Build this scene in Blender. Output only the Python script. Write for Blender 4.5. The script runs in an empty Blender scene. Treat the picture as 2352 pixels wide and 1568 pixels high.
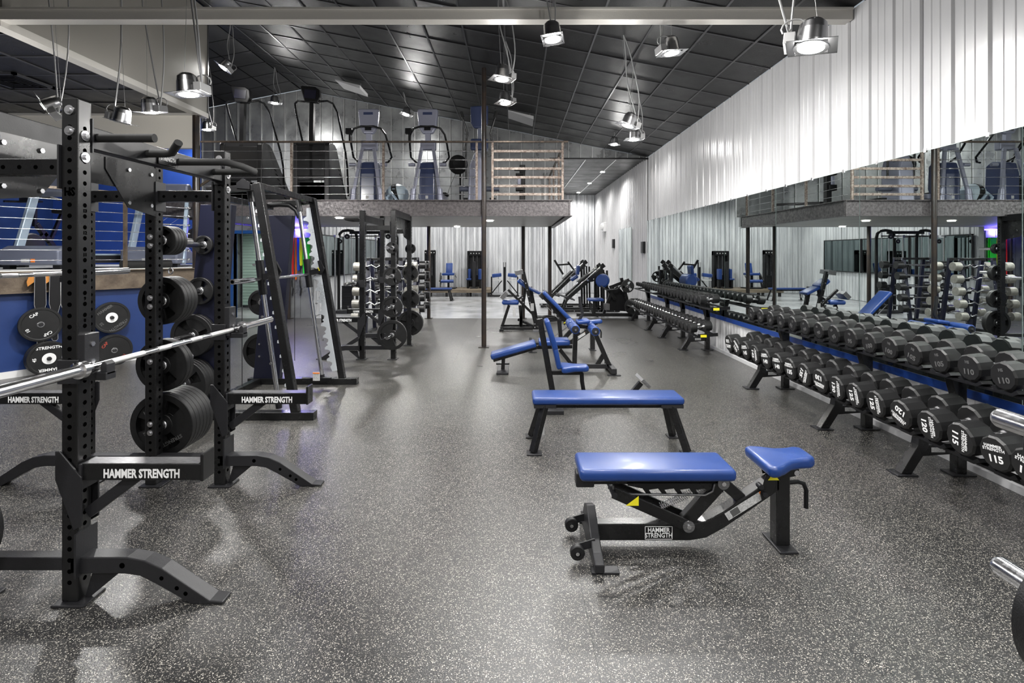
import bpy, math, random
from mathutils import Vector, Matrix
random.seed(7)
PI = math.pi
S = bpy.context.scene
COL = S.collection
# ------------------------------------------------------------------ camera, world, exposure
cd = bpy.data.cameras.new('camera'); cam = bpy.data.objects.new('camera', cd); COL.objects.link(cam)
F = 1164.0
cd.sensor_width = 36.0; cd.lens = 36.0 * F / 2352; cd.shift_x = -4 / 2352; cd.shift_y = -200 / 2352
cd.clip_start = 0.05
cam.location = (0, 0, 1.6); cam.rotation_euler = (PI / 2, 0, 0); S.camera = cam
w = bpy.data.worlds.new('world'); S.world = w; w.use_nodes = True
w.node_tree.nodes['Background'].inputs[0].default_value = (0.5, 0.55, 0.6, 1)
w.node_tree.nodes['Background'].inputs[1].default_value = 0.3
S.view_settings.view_transform = 'Standard'; S.view_settings.look = 'None'
S.view_settings.gamma = 1.0; S.view_settings.use_curve_mapping = False
S.view_settings.exposure = 1.05
S.cycles.sample_clamp_indirect = 4.0
LAMP_W = 95.0        # each hanging high-output downlight
DOWN_W = 76.0        # recessed downlights
ROOM_W = 110.0        # the room's lamps that hang outside the frame

def at(x, y, Y):     # point seen at photo pixel x, y at depth Y
    return Vector(((x - 1180) * Y / F, Y, 1.6 + (584 - y) * Y / F))
XW = 3.42            # right wall
def zc(x):           # sloped roof lining
    return 4.07 + .194 * (XW - x) if x > -5.4 else 5.78 - .194 * (-5.4 - x)

# ------------------------------------------------------------------ materials
def mat(name, col, rough=.5, metal=0., spec=.5, bump=0., bscale=60., var=0., vscale=4., col2=None, coat=0., rvar=0., stretch=None):
    m = bpy.data.materials.new(name); m.use_nodes = True
    nt = m.node_tree; b = nt.nodes['Principled BSDF']; L = nt.links
    b.inputs['Base Color'].default_value = (*col, 1); b.inputs['Roughness'].default_value = rough
    b.inputs['Metallic'].default_value = metal; b.inputs['Specular IOR Level'].default_value = spec
    b.inputs['Coat Weight'].default_value = coat; b.inputs['Coat Roughness'].default_value = .15
    tc = nt.nodes.new('ShaderNodeTexCoord'); vec = tc.outputs['Object']
    if stretch:
        mp = nt.nodes.new('ShaderNodeMapping'); mp.inputs['Scale'].default_value = stretch
        L.new(vec, mp.inputs['Vector']); vec = mp.outputs['Vector']
    if var or rvar:
        n = nt.nodes.new('ShaderNodeTexNoise'); n.inputs['Scale'].default_value = vscale
        n.inputs['Detail'].default_value = 6; n.inputs['Roughness'].default_value = .65; L.new(vec, n.inputs['Vector'])
        if var:
            c2 = col2 or tuple(max(0, c * (1 - var)) for c in col)
            r = nt.nodes.new('ShaderNodeValToRGB')
            r.color_ramp.elements[0].position = .35; r.color_ramp.elements[1].position = .65
            r.color_ramp.elements[0].color = (*c2, 1); r.color_ramp.elements[1].color = (*col, 1)
            L.new(n.outputs['Fac'], r.inputs['Fac']); L.new(r.outputs['Color'], b.inputs['Base Color'])
        if rvar:
            mr = nt.nodes.new('ShaderNodeMapRange'); mr.inputs['To Min'].default_value = rough - rvar
            mr.inputs['To Max'].default_value = rough + rvar; mr.inputs['From Min'].default_value = .3; mr.inputs['From Max'].default_value = .7
            L.new(n.outputs['Fac'], mr.inputs['Value']); L.new(mr.outputs['Result'], b.inputs['Roughness'])
    if bump:
        n2 = nt.nodes.new('ShaderNodeTexNoise'); n2.inputs['Scale'].default_value = bscale; n2.inputs['Detail'].default_value = 4
        bp = nt.nodes.new('ShaderNodeBump'); bp.inputs['Strength'].default_value = bump; bp.inputs['Distance'].default_value = .01
        L.new(vec, n2.inputs['Vector']); L.new(n2.outputs['Fac'], bp.inputs['Height']); L.new(bp.outputs['Normal'], b.inputs['Normal'])
    return m
def emis(name, col, s):
    m = bpy.data.materials.new(name); m.use_nodes = True; b = m.node_tree.nodes['Principled BSDF']
    b.inputs['Base Color'].default_value = (*col, 1); b.inputs['Emission Color'].default_value = (*col, 1)
    b.inputs['Emission Strength'].default_value = s; return m
M = {}
M['black'] = mat('black_powder_coat', (.005, .005, .006), .38, spec=.35, bump=.03, bscale=120, rvar=.05, vscale=9)
M['gloss'] = mat('gloss_black_steel', (.008, .008, .0085), .28, spec=.42, coat=.08, rvar=.04, vscale=6)
M['dark'] = mat('dark_grey_plastic', (.014, .014, .016), .42, bump=.1, bscale=200, spec=.45)
M['navy'] = mat('dark_navy_shroud', (.006, .007, .02), .38, bump=.08, bscale=150)
M['hole'] = mat('hole_shadow_black', (.001, .001, .001), 1., spec=0)
M['worn'] = mat('worn_steel_top', (.36, .36, .37), .3, metal=.8, var=.6, vscale=30, stretch=(1, 8, 8))
M['chrome'] = mat('brushed_chrome', (.78, .78, .8), .16, metal=1., rvar=.06, vscale=40, stretch=(1, 1, 1))
M['knurl'] = mat('knurled_steel', (.72, .72, .73), .3, metal=1., bump=.4, bscale=900)
M['bolt'] = mat('zinc_bolt', (.75, .75, .77), .25, metal=1.)
M['rubber'] = mat('plate_rubber', (.009, .009, .0095), .46, spec=.4, bump=.15, bscale=250, var=.35, vscale=10)
M['urethane'] = mat('dumbbell_urethane', (.010, .010, .0105), .40, spec=.4, bump=.08, bscale=300, var=.25, vscale=14)
M['iron'] = mat('grey_iron_head', (.30, .29, .26), .4, metal=.4, var=.3, vscale=20)
M['blue'] = mat('blue_vinyl', (.009, .044, .205), .34, spec=.5, bump=.10, bscale=500, var=.15, vscale=5, coat=.15)
M['bluedk'] = mat('blue_vinyl_seam', (.006, .03, .18), .5)
M['white'] = mat('white_print', (.82, .82, .82), .6)
M['grayprint'] = mat('grey_print', (.09, .09, .09), .5)
M['redprint'] = mat('red_print', (.35, .05, .03), .6)
M['sticker'] = mat('paper_sticker', (.62, .62, .62), .6, var=.5, vscale=120)
M['orange'] = mat('orange_sticker', (.8, .22, .03), .5)
M['yellow'] = mat('yellow_sticker', (.85, .75, .02), .5)
M['rust'] = mat('rusty_mill_steel', (.045, .038, .042), .42, metal=.3, bump=.3, bscale=40, var=.9, vscale=22, col2=(.13, .12, .12), rvar=.15)
M['rustrail'] = mat('worn_railing_steel', (.36, .31, .27), .45, metal=.4, bump=.35, bscale=60, var=.9, vscale=30, col2=(.09, .055, .04))
M['railtop'] = mat('dark_railing_steel', (.055, .045, .04), .4, metal=.5, var=.6, vscale=20, col2=(.16, .12, .09))
M['col'] = mat('brown_black_column_paint', (.018, .016, .016), .3, bump=.15, bscale=30, var=.5, vscale=8, col2=(.035, .024, .018))
M['white_metal'] = mat('white_ribbed_sheet', (.70, .70, .71), .3, metal=.0, var=.10, vscale=2.5, bump=.03, bscale=10, stretch=(1, 1, .25), coat=.25)
M['back_metal'] = mat('scuffed_pale_ribbed_sheet', (.72, .73, .74), .35, var=.4, vscale=2.2, stretch=(2.2, 2.2, .3), rvar=.1, col2=(.5, .51, .53))
M['galv'] = mat('galvanised_grey_panel', (.34, .35, .35), .32, metal=.5, var=.5, vscale=2.5, col2=(.23, .235, .24), rvar=.1, bump=.05, bscale=20)
M['seam'] = mat('bright_standing_seam', (.7, .7, .7), .3, metal=.7)
M['tile'] = mat('black_ceiling_tile', (.012, .012, .013), .36, bump=.35, bscale=120, var=.4, vscale=2, rvar=.1)
M['tbar'] = mat('grey_ceiling_grid', (.075, .075, .08), .35, metal=.3)
M['beige'] = mat('beige_grey_paint', (.55, .53, .49), .38, bump=.2, bscale=90)
M['cream'] = mat('cream_gloss_paint', (.80, .76, .68), .35, bump=.2, bscale=90)
M['bulk'] = mat('dark_taupe_painted_board', (.26, .245, .22), .5, bump=.1, bscale=60)
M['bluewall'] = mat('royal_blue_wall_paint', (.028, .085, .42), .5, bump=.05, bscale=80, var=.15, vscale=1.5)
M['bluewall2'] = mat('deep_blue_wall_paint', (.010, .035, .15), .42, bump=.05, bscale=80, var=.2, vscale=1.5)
M['bluetrim'] = mat('blue_painted_trim', (.012, .045, .22), .3)
M['soffit'] = mat('grey_painted_deck_underside', (.36, .35, .33), .45, var=.15, vscale=1)
M['concrete'] = mat('sealed_concrete', (.55, .56, .57), .18, var=.4, vscale=.9, rvar=.06, col2=(.36, .365, .37), spec=.6)
M['wood'] = mat('worn_platform_plywood', (.26, .21, .15), .6, var=.6, vscale=6, stretch=(.3, 3, 3))
M['board'] = mat('white_cap_board', (.75, .75, .73), .5)
M['silver'] = mat('silver_lavender_plastic', (.36, .37, .46), .35, metal=.3)
M['slate'] = mat('slate_blue_shroud', (.045, .06, .13), .3, coat=.3)
M['treadgrey'] = mat('treadmill_grey_hood', (.15, .165, .22), .35, metal=.2)
M['treadpost'] = mat('pale_blue_grey_upright', (.42, .52, .62), .35, metal=.3)
M['conduit'] = mat('flexible_conduit', (.42, .42, .42), .4, metal=.6)
M['can'] = mat('spun_aluminium_can', (.62, .62, .63), .25, metal=1.)
M['lens'] = emis('lit_lamp_lens', (1, .98, .94), 28)
M['lensoff'] = mat('unlit_lens', (.55, .54, .5), .3)
M['roller'] = mat('roller_slat_painted_green_light', (.52, .72, .62), .45)  # green light behind the doorway is put into the slat colour
M['doorframe'] = mat('blue_door_frame', (.012, .07, .24), .4)
M['leather'] = mat('black_leather', (.008, .008, .009), .6, spec=.2, bump=.1, bscale=200)
M['suede'] = mat('tan_suede', (.42, .17, .03), .8)
M['foam'] = mat('black_foam', (.01, .01, .01), .8)
M['green'] = mat('green_band', (.03, .75, .06), .5); M['lime'] = mat('lime_band', (.72, .85, .02), .5)
M['red'] = mat('red_band', (.7, .03, .02), .5); M['orangeb'] = mat('orange_band', (.75, .16, .02), .5)
M['blueb'] = mat('blue_band', (.01, .08, .6), .5); M['purple'] = mat('purple_band', (.12, .02, .2), .5)
M['ball'] = mat('pale_ball_vinyl', (.5, .6, .66), .35); M['laser'] = mat('notched_silver_plate', (.72, .76, .80), .3, metal=.35, rvar=.05)
M['plasticw'] = mat('white_plastic_housing', (.8, .8, .8), .4)
M['panelw'] = mat('white_acoustic_panel', (.6, .6, .6), .6)
M['ledv'] = emis('violet_led_strip', (.16, .10, 1.), 9)
def mirror_mat():
    m = bpy.data.materials.new('mirror_glass'); m.use_nodes = True; b = m.node_tree.nodes['Principled BSDF']
    b.inputs['Base Color'].default_value = (.72, .78, .77, 1); b.inputs['Metallic'].default_value = 1; b.inputs['Roughness'].default_value = .0
    return m
M['mirror'] = mirror_mat()
M['darkmirror'] = mat('dark_tinted_mirror', (.22, .27, .27), .02, metal=1.)
M['darkglass'] = mat('dark_display_glass', (.008, .008, .02), .35)
M['mirroredge'] = mat('mirror_edge', (.5, .58, .56), .2, metal=.5)
def floor_mat():
    m = bpy.data.materials.new('speckled_black_rubber'); m.use_nodes = True; nt = m.node_tree; N = nt.nodes; L = nt.links
    b = N['Principled BSDF']; tc = N.new('ShaderNodeTexCoord'); o = tc.outputs['Object']
    def math_(op, a, bb=None):
        n = N.new('ShaderNodeMath'); n.operation = op
        for i, v in enumerate((a, bb)):
            if v is None: continue
            if isinstance(v, (int, float)): n.inputs[i].default_value = v
            else: L.new(v, n.inputs[i])
        return n.outputs[0]
    def specks(scale, size, dens):
        v = N.new('ShaderNodeTexVoronoi'); v.inputs['Scale'].default_value = scale; v.inputs['Randomness'].default_value = 1
        nz = N.new('ShaderNodeTexNoise'); nz.inputs['Scale'].default_value = scale * 1.7; L.new(o, nz.inputs['Vector'])
        mx = N.new('ShaderNodeMix'); mx.data_type = 'VECTOR'; mx.inputs[0].default_value = .006
        L.new(o, mx.inputs[4]); L.new(nz.outputs['Color'], mx.inputs[5]); L.new(mx.outputs[1], v.inputs['Vector'])
        near = math_('LESS_THAN', v.outputs['Distance'], size)
        sep = N.new('ShaderNodeSeparateColor'); L.new(v.outputs['Color'], sep.inputs[0])
        pick = math_('LESS_THAN', sep.outputs[0], dens)
        return math_('MULTIPLY', near, pick), sep.outputs[1]
    s1, r1 = specks(150, .36, .30); s2, r2 = specks(260, .38, .26)
    sm = math_('MAXIMUM', s1, s2)
    n = N.new('ShaderNodeTexNoise'); n.inputs['Scale'].default_value = .8; n.inputs['Detail'].default_value = 3; n.inputs['Roughness'].default_value = .5; L.new(o, n.inputs['Vector'])
    base = N.new('ShaderNodeValToRGB'); base.color_ramp.elements[0].color = (.020, .020, .0205, 1); base.color_ramp.elements[1].color = (.029, .029, .029, 1)
    base.color_ramp.elements[0].position = .35; base.color_ramp.elements[1].position = .65; L.new(n.outputs['Fac'], base.inputs['Fac'])
    sc = N.new('ShaderNodeValToRGB'); sc.color_ramp.elements[0].color = (.22, .205, .175, 1); sc.color_ramp.elements[1].color = (.56, .53, .47, 1); L.new(r1, sc.inputs['Fac'])
    mix = N.new('ShaderNodeMix'); mix.data_type = 'RGBA'; L.new(sm, mix.inputs[0]); L.new(base.outputs[0], mix.inputs[6]); L.new(sc.outputs[0], mix.inputs[7])
    L.new(mix.outputs[2], b.inputs['Base Color'])
    mr = N.new('ShaderNodeMapRange'); mr.inputs['From Min'].default_value = .3; mr.inputs['From Max'].default_value = .7
    mr.inputs['To Min'].default_value = .27; mr.inputs['To Max'].default_value = .33; L.new(n.outputs['Fac'], mr.inputs['Value']); L.new(mr.outputs[0], b.inputs['Roughness'])
    n3 = N.new('ShaderNodeTexNoise'); n3.inputs['Scale'].default_value = 170; n3.inputs['Detail'].default_value = 3; L.new(o, n3.inputs['Vector'])
    bp = N.new('ShaderNodeBump'); bp.inputs['Strength'].default_value = .35; bp.inputs['Distance'].default_value = .004; L.new(n3.outputs['Fac'], bp.inputs['Height']); L.new(bp.outputs[0], b.inputs['Normal'])
    b.inputs['Specular IOR Level'].default_value = .62
    return m
M['floor'] = floor_mat()

# ------------------------------------------------------------------ geometry helpers
def frame_of(d, up=(0, 0, 1)):
    d = Vector(d).normalized(); u = Vector(up)
    if abs(d.dot(u)) > .98: u = Vector((1, 0, 0)) if abs(d.x) < .9 else Vector((0, 1, 0))
    s = d.cross(u).normalized(); return s, s.cross(d).normalized()
SPLIT = ('knurling', 'rod_clamp', 'foot_plate', 'weight_slab', 'side_rail', 'upright', 'leg', 'pull_up_grip', 'frame_leg', 'rear_post', 'front_leg', 'seat_bracket', 'lift_arm', 'rear_leg', 'safety_stop', 'handle_frame', 'cross_tube', 'guide_rod', 'cable', 'plate_peg', 'hanger', 'louvre', 'sleeve', 'handle', 'pulley', 'pivot_bolt', 'base_rail', 'tier_bracket')
class G:
    def islands(s):
        key = {}; par = list(range(len(s.v)))
        def find(a):
            while par[a] != a: par[a] = par[par[a]]; a = par[a]
            return a
        for i, v in enumerate(s.v):
            k = (round(v[0], 4), round(v[1], 4), round(v[2], 4))
            if k in key: par[find(i)] = find(key[k])
            else: key[k] = i
        for f in s.f:
            for b in f[1:]: par[find(b)] = find(f[0])
        out = {}
        for f, sm in zip(s.f, s.sm):
            g, mp = out.setdefault(find(f[0]), (G(), {})); nf = []
            for i in f:
                if i not in mp: mp[i] = len(g.v); g.v.append(s.v[i])
                nf.append(mp[i])
            g.f.append(tuple(nf)); g.sm.append(sm)
        return [g for g, _ in out.values()]
    def __init__(s): s.v = []; s.f = []; s.sm = []
    def add(s, vs, fs, sm=False):
        k = len(s.v); s.v += [tuple(v) for v in vs]; s.f += [tuple(i + k for i in f) for f in fs]; s.sm += [sm] * len(fs); return s
    def box(s, c, d, R=None):
        c = Vector(c); vs = []
        for z in (-.5, .5):
            for x, y in ((-.5, -.5), (.5, -.5), (.5, .5), (-.5, .5)):
                p = Vector((x * d[0], y * d[1], z * d[2])); vs.append(c + (R @ p if R else p))
        return s.add(vs, [(3, 2, 1, 0), (4, 5, 6, 7), (0, 1, 5, 4), (1, 2, 6, 5), (2, 3, 7, 6), (3, 0, 4, 7)])
    def bb(s, x0, x1, y0, y1, z0, z1): return s.box(((x0 + x1) / 2, (y0 + y1) / 2, (z0 + z1) / 2), (x1 - x0, y1 - y0, z1 - z0))
    def bar(s, a, b, w, h=None, up=(0, 0, 1)):
        a = Vector(a); b = Vector(b); h = h or w; sd, u = frame_of(b - a, up); vs = []
        for p in (a, b):
            for x, y in ((-.5, -.5), (.5, -.5), (.5, .5), (-.5, .5)): vs.append(p + sd * x * w + u * y * h)
        return s.add(vs, [(3, 2, 1, 0), (4, 5, 6, 7), (0, 1, 5, 4), (1, 2, 6, 5), (2, 3, 7, 6), (3, 0, 4, 7)])
    def lathe(s, prof, c, ax, n=24, flat=False, ph=0.):   # prof: (t along axis, radius)
        c = Vector(c); ax = Vector(ax).normalized(); sd, u = frame_of(ax)
        rings = [[c + ax * t + (sd * math.cos(2 * PI * i / n + ph) + u * math.sin(2 * PI * i / n + ph)) * max(r, 1e-5) for i in range(n)] for t, r in prof]
        for k in range(len(prof) - 1):
            s.add(rings[k] + rings[k + 1], [(i, (i + 1) % n, n + (i + 1) % n, n + i) for i in range(n)], not flat)
        if prof[0][1] > 1e-4: s.add(rings[0], [tuple(range(n))[::-1]])
        if prof[-1][1] > 1e-4: s.add(rings[-1], [tuple(range(n))])
        return s
    def cyl(s, a, b, r, n=14, r2=None):
        a = Vector(a); b = Vector(b); L = (b - a).length
        return s.lathe([(0, r), (L, r if r2 is None else r2)], a, b - a, n)
    def ring(s, c, ax, ri, ro, t, n=32):                  # annular slab centred on c
        c = Vector(c)
        return s.lathe([(-t / 2, ri), (-t / 2, ro), (t / 2, ro), (t / 2, ri), (-t / 2, ri)][0:5], c, ax, n, True) if False else s._ring(c, ax, ri, ro, t, n)
    def _ring(s, c, ax, ri, ro, t, n):
        ax = Vector(ax).normalized(); sd, u = frame_of(ax); e = min(.004, t * .25)
        prof = [(-t / 2, ri), (-t / 2, ro - e), (-t / 2 + e, ro), (t / 2 - e, ro), (t / 2, ro - e), (t / 2, ri), (-t / 2, ri)]
        R = [[c + ax * tt + (sd * math.cos(2 * PI * i / n) + u * math.sin(2 * PI * i / n)) * r for i in range(n)] for tt, r in prof]
        for k in range(6): s.add(R[k] + R[k + 1], [(i, (i + 1) % n, n + (i + 1) % n, n + i) for i in range(n)], k in (1, 2, 3, 5))
        return s
    def tube(s, pts, r, n=8, cap=True):
        P = [Vector(p) for p in pts]; rings = []; pu = None
        for i, p in enumerate(P):
            d = (P[min(i + 1, len(P) - 1)] - P[max(i - 1, 0)]).normalized()
            if pu is None: sd, pu = frame_of(d)
            else:
                pu = (pu - d * pu.dot(d)).normalized(); sd = d.cross(pu)
            rings.append([p + (sd * math.cos(2 * PI * k / n) + pu * math.sin(2 * PI * k / n)) * r for k in range(n)])
        vs = [v for R in rings for v in R]; fs = []
        for i in range(len(P) - 1):
            for k in range(n): fs.append((i * n + k, i * n + (k + 1) % n, (i + 1) * n + (k + 1) % n, (i + 1) * n + k))
        s.add(vs, fs, True)
        if cap: s.add(rings[0], [tuple(range(n))[::-1]]); s.add(rings[-1], [tuple(range(n))])
        return s
    def prism(s, poly, o, u, v, t):                       # poly (a,b) in plane (u,v) through o, thickness t centred
        o = Vector(o); u = Vector(u); v = Vector(v); nn = u.cross(v).normalized(); n = len(poly)
        A = [o + u * a + v * b - nn * t / 2 for a, b in poly]; B = [p + nn * t for p in A]
        s.add(A + B, [tuple(range(n))[::-1], tuple(range(n, 2 * n))] + [(i, (i + 1) % n, n + (i + 1) % n, n + i) for i in range(n)]); return s
    def mesh(s, name, m=None):
        me = bpy.data.meshes.new(name); me.from_pydata(s.v, [], s.f); me.validate()
        if len(s.sm) == len(me.polygons): me.polygons.foreach_set('use_smooth', s.sm)
        if m is not None: me.materials.append(M[m] if isinstance(m, str) else m)
        me.update(); return me
    def build(s, name, m, parent=None, bevel=0, seg=2, world=False, label=None, stuff=False, smooth=False):
        if name in ('bolt', 'bolts', 'hook', 'turnbuckle', 'saddle', 'vent_slot', 'pulley', 'foot_gusset', 'stitching'): stuff = parent is not None
        if world and parent is not None:
            p = parent; off = Vector((0, 0, 0))
            while p is not None: off += p.location; p = p.parent
            s.v = [tuple(Vector(v) - off) for v in s.v]
        if name in SPLIT:
            out = None
            for g in s.islands():
                o = put(g.mesh(name, m), name, parent, bevel, seg, label, False, smooth); out = out or o
            return out
        me = s.mesh(name, m); return put(me, name, parent, bevel, seg, label, stuff, smooth)
def put(me, name, parent=None, bevel=0, seg=2, label=None, stuff=False, smooth=False, loc=None, rot=None):
    o = bpy.data.objects.new(name, me); COL.objects.link(o); o.parent = parent
    if smooth:
        for p in me.polygons: p.use_smooth = True
    if bevel:
        md = o.modifiers.new('bevel', 'BEVEL'); md.width = bevel; md.segments = seg; md.limit_method = 'ANGLE'; md.angle_limit = .6
        if smooth: md.harden_normals = False
    if label: o['label'] = label
    if stuff: o['kind'] = 'stuff'
    if loc is not None: o.location = loc
    if rot is not None: o.rotation_euler = rot
    return o
def T(name, label, cat, loc=(0, 0, 0), rz=0., group=None, rot=None):
    o = bpy.data.objects.new(name, None); COL.objects.link(o); o.empty_display_size = .1
    o.location = loc; o.rotation_euler = rot or (0, 0, rz); o['label'] = label; o['category'] = cat
    if group: o['group'] = group
    return o
def tag(o, label, cat, group=None):
    o['label'] = label; o['category'] = cat
    if group: o['group'] = group
    return o
def struct(o, label=None):
    o['kind'] = 'structure'
    if label: o['label'] = label
    return o
def E(name, loc=(0, 0, 0)):
    o = bpy.data.objects.new(name, None); COL.objects.link(o); o.location = loc; o.empty_display_size = .1; return o
KIDS = {}
def copy_tree(o, parent=None):
    c = o.copy(); COL.objects.link(c); c.parent = parent
    for ch in list(o.children): copy_tree(ch, c)
    return c
def place(src, loc, rz=None, label=None, group=None, rot=None):
    c = copy_tree(src); c.location = loc
    if rz is not None: c.rotation_euler = (0, 0, rz)
    if rot is not None: c.rotation_euler = rot
    if label: c['label'] = label
    if group: c['group'] = group
    return c
_tx = {}
def text_mesh(txt, size, m, bold=.018, sx=1., ext=.0006, sp=1.0):
    k = (txt, size, m, bold, sx)
    if k in _tx: return _tx[k]
    cu = bpy.data.curves.new('lettering', 'FONT'); cu.body = txt; cu.size = size; cu.extrude = ext; cu.offset = bold * size
    cu.align_x = 'CENTER'; cu.align_y = 'CENTER'; cu.resolution_u = 2; cu.space_line = .82; cu.space_character = sp
    ob = bpy.data.objects.new('tmp_text', cu); COL.objects.link(ob)
    bpy.context.view_layer.update()
    dg = bpy.context.evaluated_depsgraph_get()
    me = bpy.data.meshes.new_from_object(ob.evaluated_get(dg)); me.name = 'lettering'
    bpy.data.objects.remove(ob); bpy.data.curves.remove(cu)
    for v in me.vertices: v.co.x *= sx
    me.materials.clear(); me.materials.append(M[m]); _tx[k] = me; return me
def basis(right, up):  # rotation for a text whose x runs along right and y along up
    r = Vector(right).normalized(); u = Vector(up).normalized(); n = r.cross(u)
    return Matrix((r, u, n)).transposed().to_euler()
def text(txt, size, m, parent, loc, right, up, name='lettering', bold=.018, sx=1., sp=1.0):
    return put(text_mesh(txt, size, m, bold, sx, sp=sp), name, parent, loc=loc, rot=basis(right, up))

# ------------------------------------------------------------------ lamps
def spot(loc, watts, size=.08, ang=150, tilt=(0, 0, 0), parent=None, col=(1, .985, .96), blend=.6):
    ld = bpy.data.lights.new('lamp_light', 'SPOT'); ld.energy = watts; ld.shadow_soft_size = size
    ld.spot_size = math.radians(ang); ld.spot_blend = blend; ld.color = col
    o = bpy.data.objects.new('lamp_light', ld); COL.objects.link(o); o.parent = parent; o.location = loc; o.rotation_euler = tilt; return o
LAMPK = [0]
def hang_lamp(x, y, Y, label, tilt=(0, 0), turn=0., on=True, W=None, anchor=(0, 0), coils=2, s=1.):
    p = at(x, y, Y); t = T('hanging_downlight', label, 'lamp', p, group='bare can downlights hung from the ceiling')
    R = Matrix.Rotation(turn, 3, 'Z') @ Matrix.Rotation(tilt[0], 3, 'X') @ Matrix.Rotation(tilt[1], 3, 'Y')
    def rb(g, name, m, **k):
        g.v = [tuple(R @ Vector(v) * s) for v in g.v]; return g.build(name, m, t, **k)
    rb(G().lathe([(0, .088), (.02, .088), (.10, .082), (.14, .075), (.165, .05), (.172, .0)], (0, 0, .012), (0, 0, 1), 24), 'can', 'can')
    rb(G().lathe([(0, .07), (.001, .0)][::-1] if False else [(-.004, .0), (-.004, .055), (.004, .074)], (0, 0, .0), (0, 0, 1), 24), 'lens', 'lens' if on else 'lensoff')
    rb(G()._ring(Vector((0, 0, .006)), (0, 0, 1), .074, .098, .008, 28), 'trim_ring', 'can')
    fl = G().bb(-.14, -.09, -.10, .10, .008, .012).bb(.09, .13, -.10, .10, .008, .012).bb(-.14, .13, .088, .104, .008, .012).bb(-.14, .13, -.104, -.088, .008, .012)
    rb(fl, 'mounting_frame', 'can')
    rb(G().bb(.088, .15, -.075, .075, .014, .085), 'junction_box', 'conduit', bevel=.003)
    c0 = R @ Vector((.12, 0, .085)) * s; a = Vector((anchor[0], anchor[1], zc(p.x + anchor[0]) - p.z if Y < 12 else 2))
    if p.x < -5.2 and Y < 8.4: a.z = 3.9 - p.z
    H = a.z - c0.z
    for k in range(coils):
        ph = 1.1 + k * 1.9 + LAMPK[0]; sw = (.07 + .035 * k) * min(1.6, H)
        pts = [c0 + (a - c0) * u + Vector((math.sin(u * PI) * math.cos(ph) * sw + .03 * math.sin(u * 5 * PI / 2 + k) * u * (1 - u) * 2, math.sin(u * PI) * math.sin(ph) * sw * .5, 0)) for u in [i / 12 for i in range(13)]]
        G().tube(pts, .0075, 6).build('conduit', 'conduit', t)
    G().cyl(R @ Vector((-.02, 0, .17)) * s, a + Vector((-.02, 0, 0)), .0022, 5).build('hanger_wire', 'conduit', t)
    lp = [R @ Vector((.10 + .07 * math.cos(q), .05, .12 + .055 * math.sin(q))) * s for q in [i * PI / 6 - .6 for i in range(10)]]
    G().tube(lp, .006, 6).build('conduit', 'conduit', t)
    if on:
        spot(R @ Vector((0, 0, -.02)), (W or LAMP_W) * .75, tilt=R.to_euler(), parent=t, ang=168, blend=.4)
        ld = bpy.data.lights.new('lamp_spill', 'POINT'); ld.energy = (W or LAMP_W) * .15; ld.shadow_soft_size = .07; ld.color = (1, .985, .96)
        lo = bpy.data.objects.new('lamp_spill', ld); COL.objects.link(lo); lo.parent = t; lo.location = R @ Vector((0, 0, -.09))
    LAMPK[0] += 1
    return t
for (x, y, Y, lb, tl, tn, on, W, an) in [
    (1862, 112, 3.1, 'largest hanging can downlight, nearest the top right corner by the white ribbed wall', (.12, -.1), 2.6, True, None, (-.1, 0)),
    (1543, 124, 5.3, 'hanging can downlight right of centre just below the beam, its conduit looping left', (0, .12), 3.3, True, None, (0, 0)),
    (1270, 93, 4.85, 'hanging can downlight in front of the cross beam at top centre of the room', (-.1, 0), 1.4, True, None, (0, .1)),
    (1153, 184, 5.9, 'upper hanging can downlight of the two above the railing gate, on a long bowed conduit', (0, .05), .4, True, None, (-.05, 0)),
    (1161, 238, 7.5, 'lower hanging can downlight of the two above the railing gate', (-.1, 0), .6, True, None, (0, 0)),
    (1441, 290, 6.6, 'upper hanging can downlight of the trio above the far white wall, tilted left', (.1, .3), .2, True, None, (-.05, 0)),
    (1456, 322, 7.6, 'right lower hanging can downlight of the trio above the far white wall', (0, 0), 0, True, None, (0, 0)),
    (1411, 333, 11.2, 'small black hanging downlight at the low end of the trio by the far white wall', (0, 0), 1, True, 60, (0, 0)),
    (434, 219, 4.25, 'hanging can downlight in front of the dark taupe bulkhead with looping grey conduits', (.05, -.08), 0, True, None, (.05, 0)),
    (347, 260, 5.8, 'hanging can downlight under the low left ceiling between the racks and the column', (.2, 0), 0, True, 230, (-.05, 0)),
    (101, 246, 5.4, 'square-framed downlight tilted steeply on its side above the left rack', (-.3, 1.0), .3, True, 80, (.02, 0)),
    (277, 282, 5.6, 'unlit dark can downlight hanging askew left of the column', (0, -.25), 2.9, False, None, (-.05, 0)),
    (511, 156, 8.9, 'tilted hanging can downlight over the left stair climber', (-.3, .6), 0, True, 60, (.15, 0)),
    (631, 238, 11.3, 'hanging can downlight between the two stair climbers', (0, 0), .5, True, 115, (0, 0)),
    (932, 264, 11.3, 'hanging can downlight between the two silver consoles on the mezzanine', (0, .2), .5, True, 115, (-.05, 0)),
    (475, 299, 10.4, 'small hanging can downlight just right of the left column', (0, 0), 0, True, 120, (0, 0))]:
    hang_lamp(x, y, Y, lb, tl, tn, on, W, an)
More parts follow.
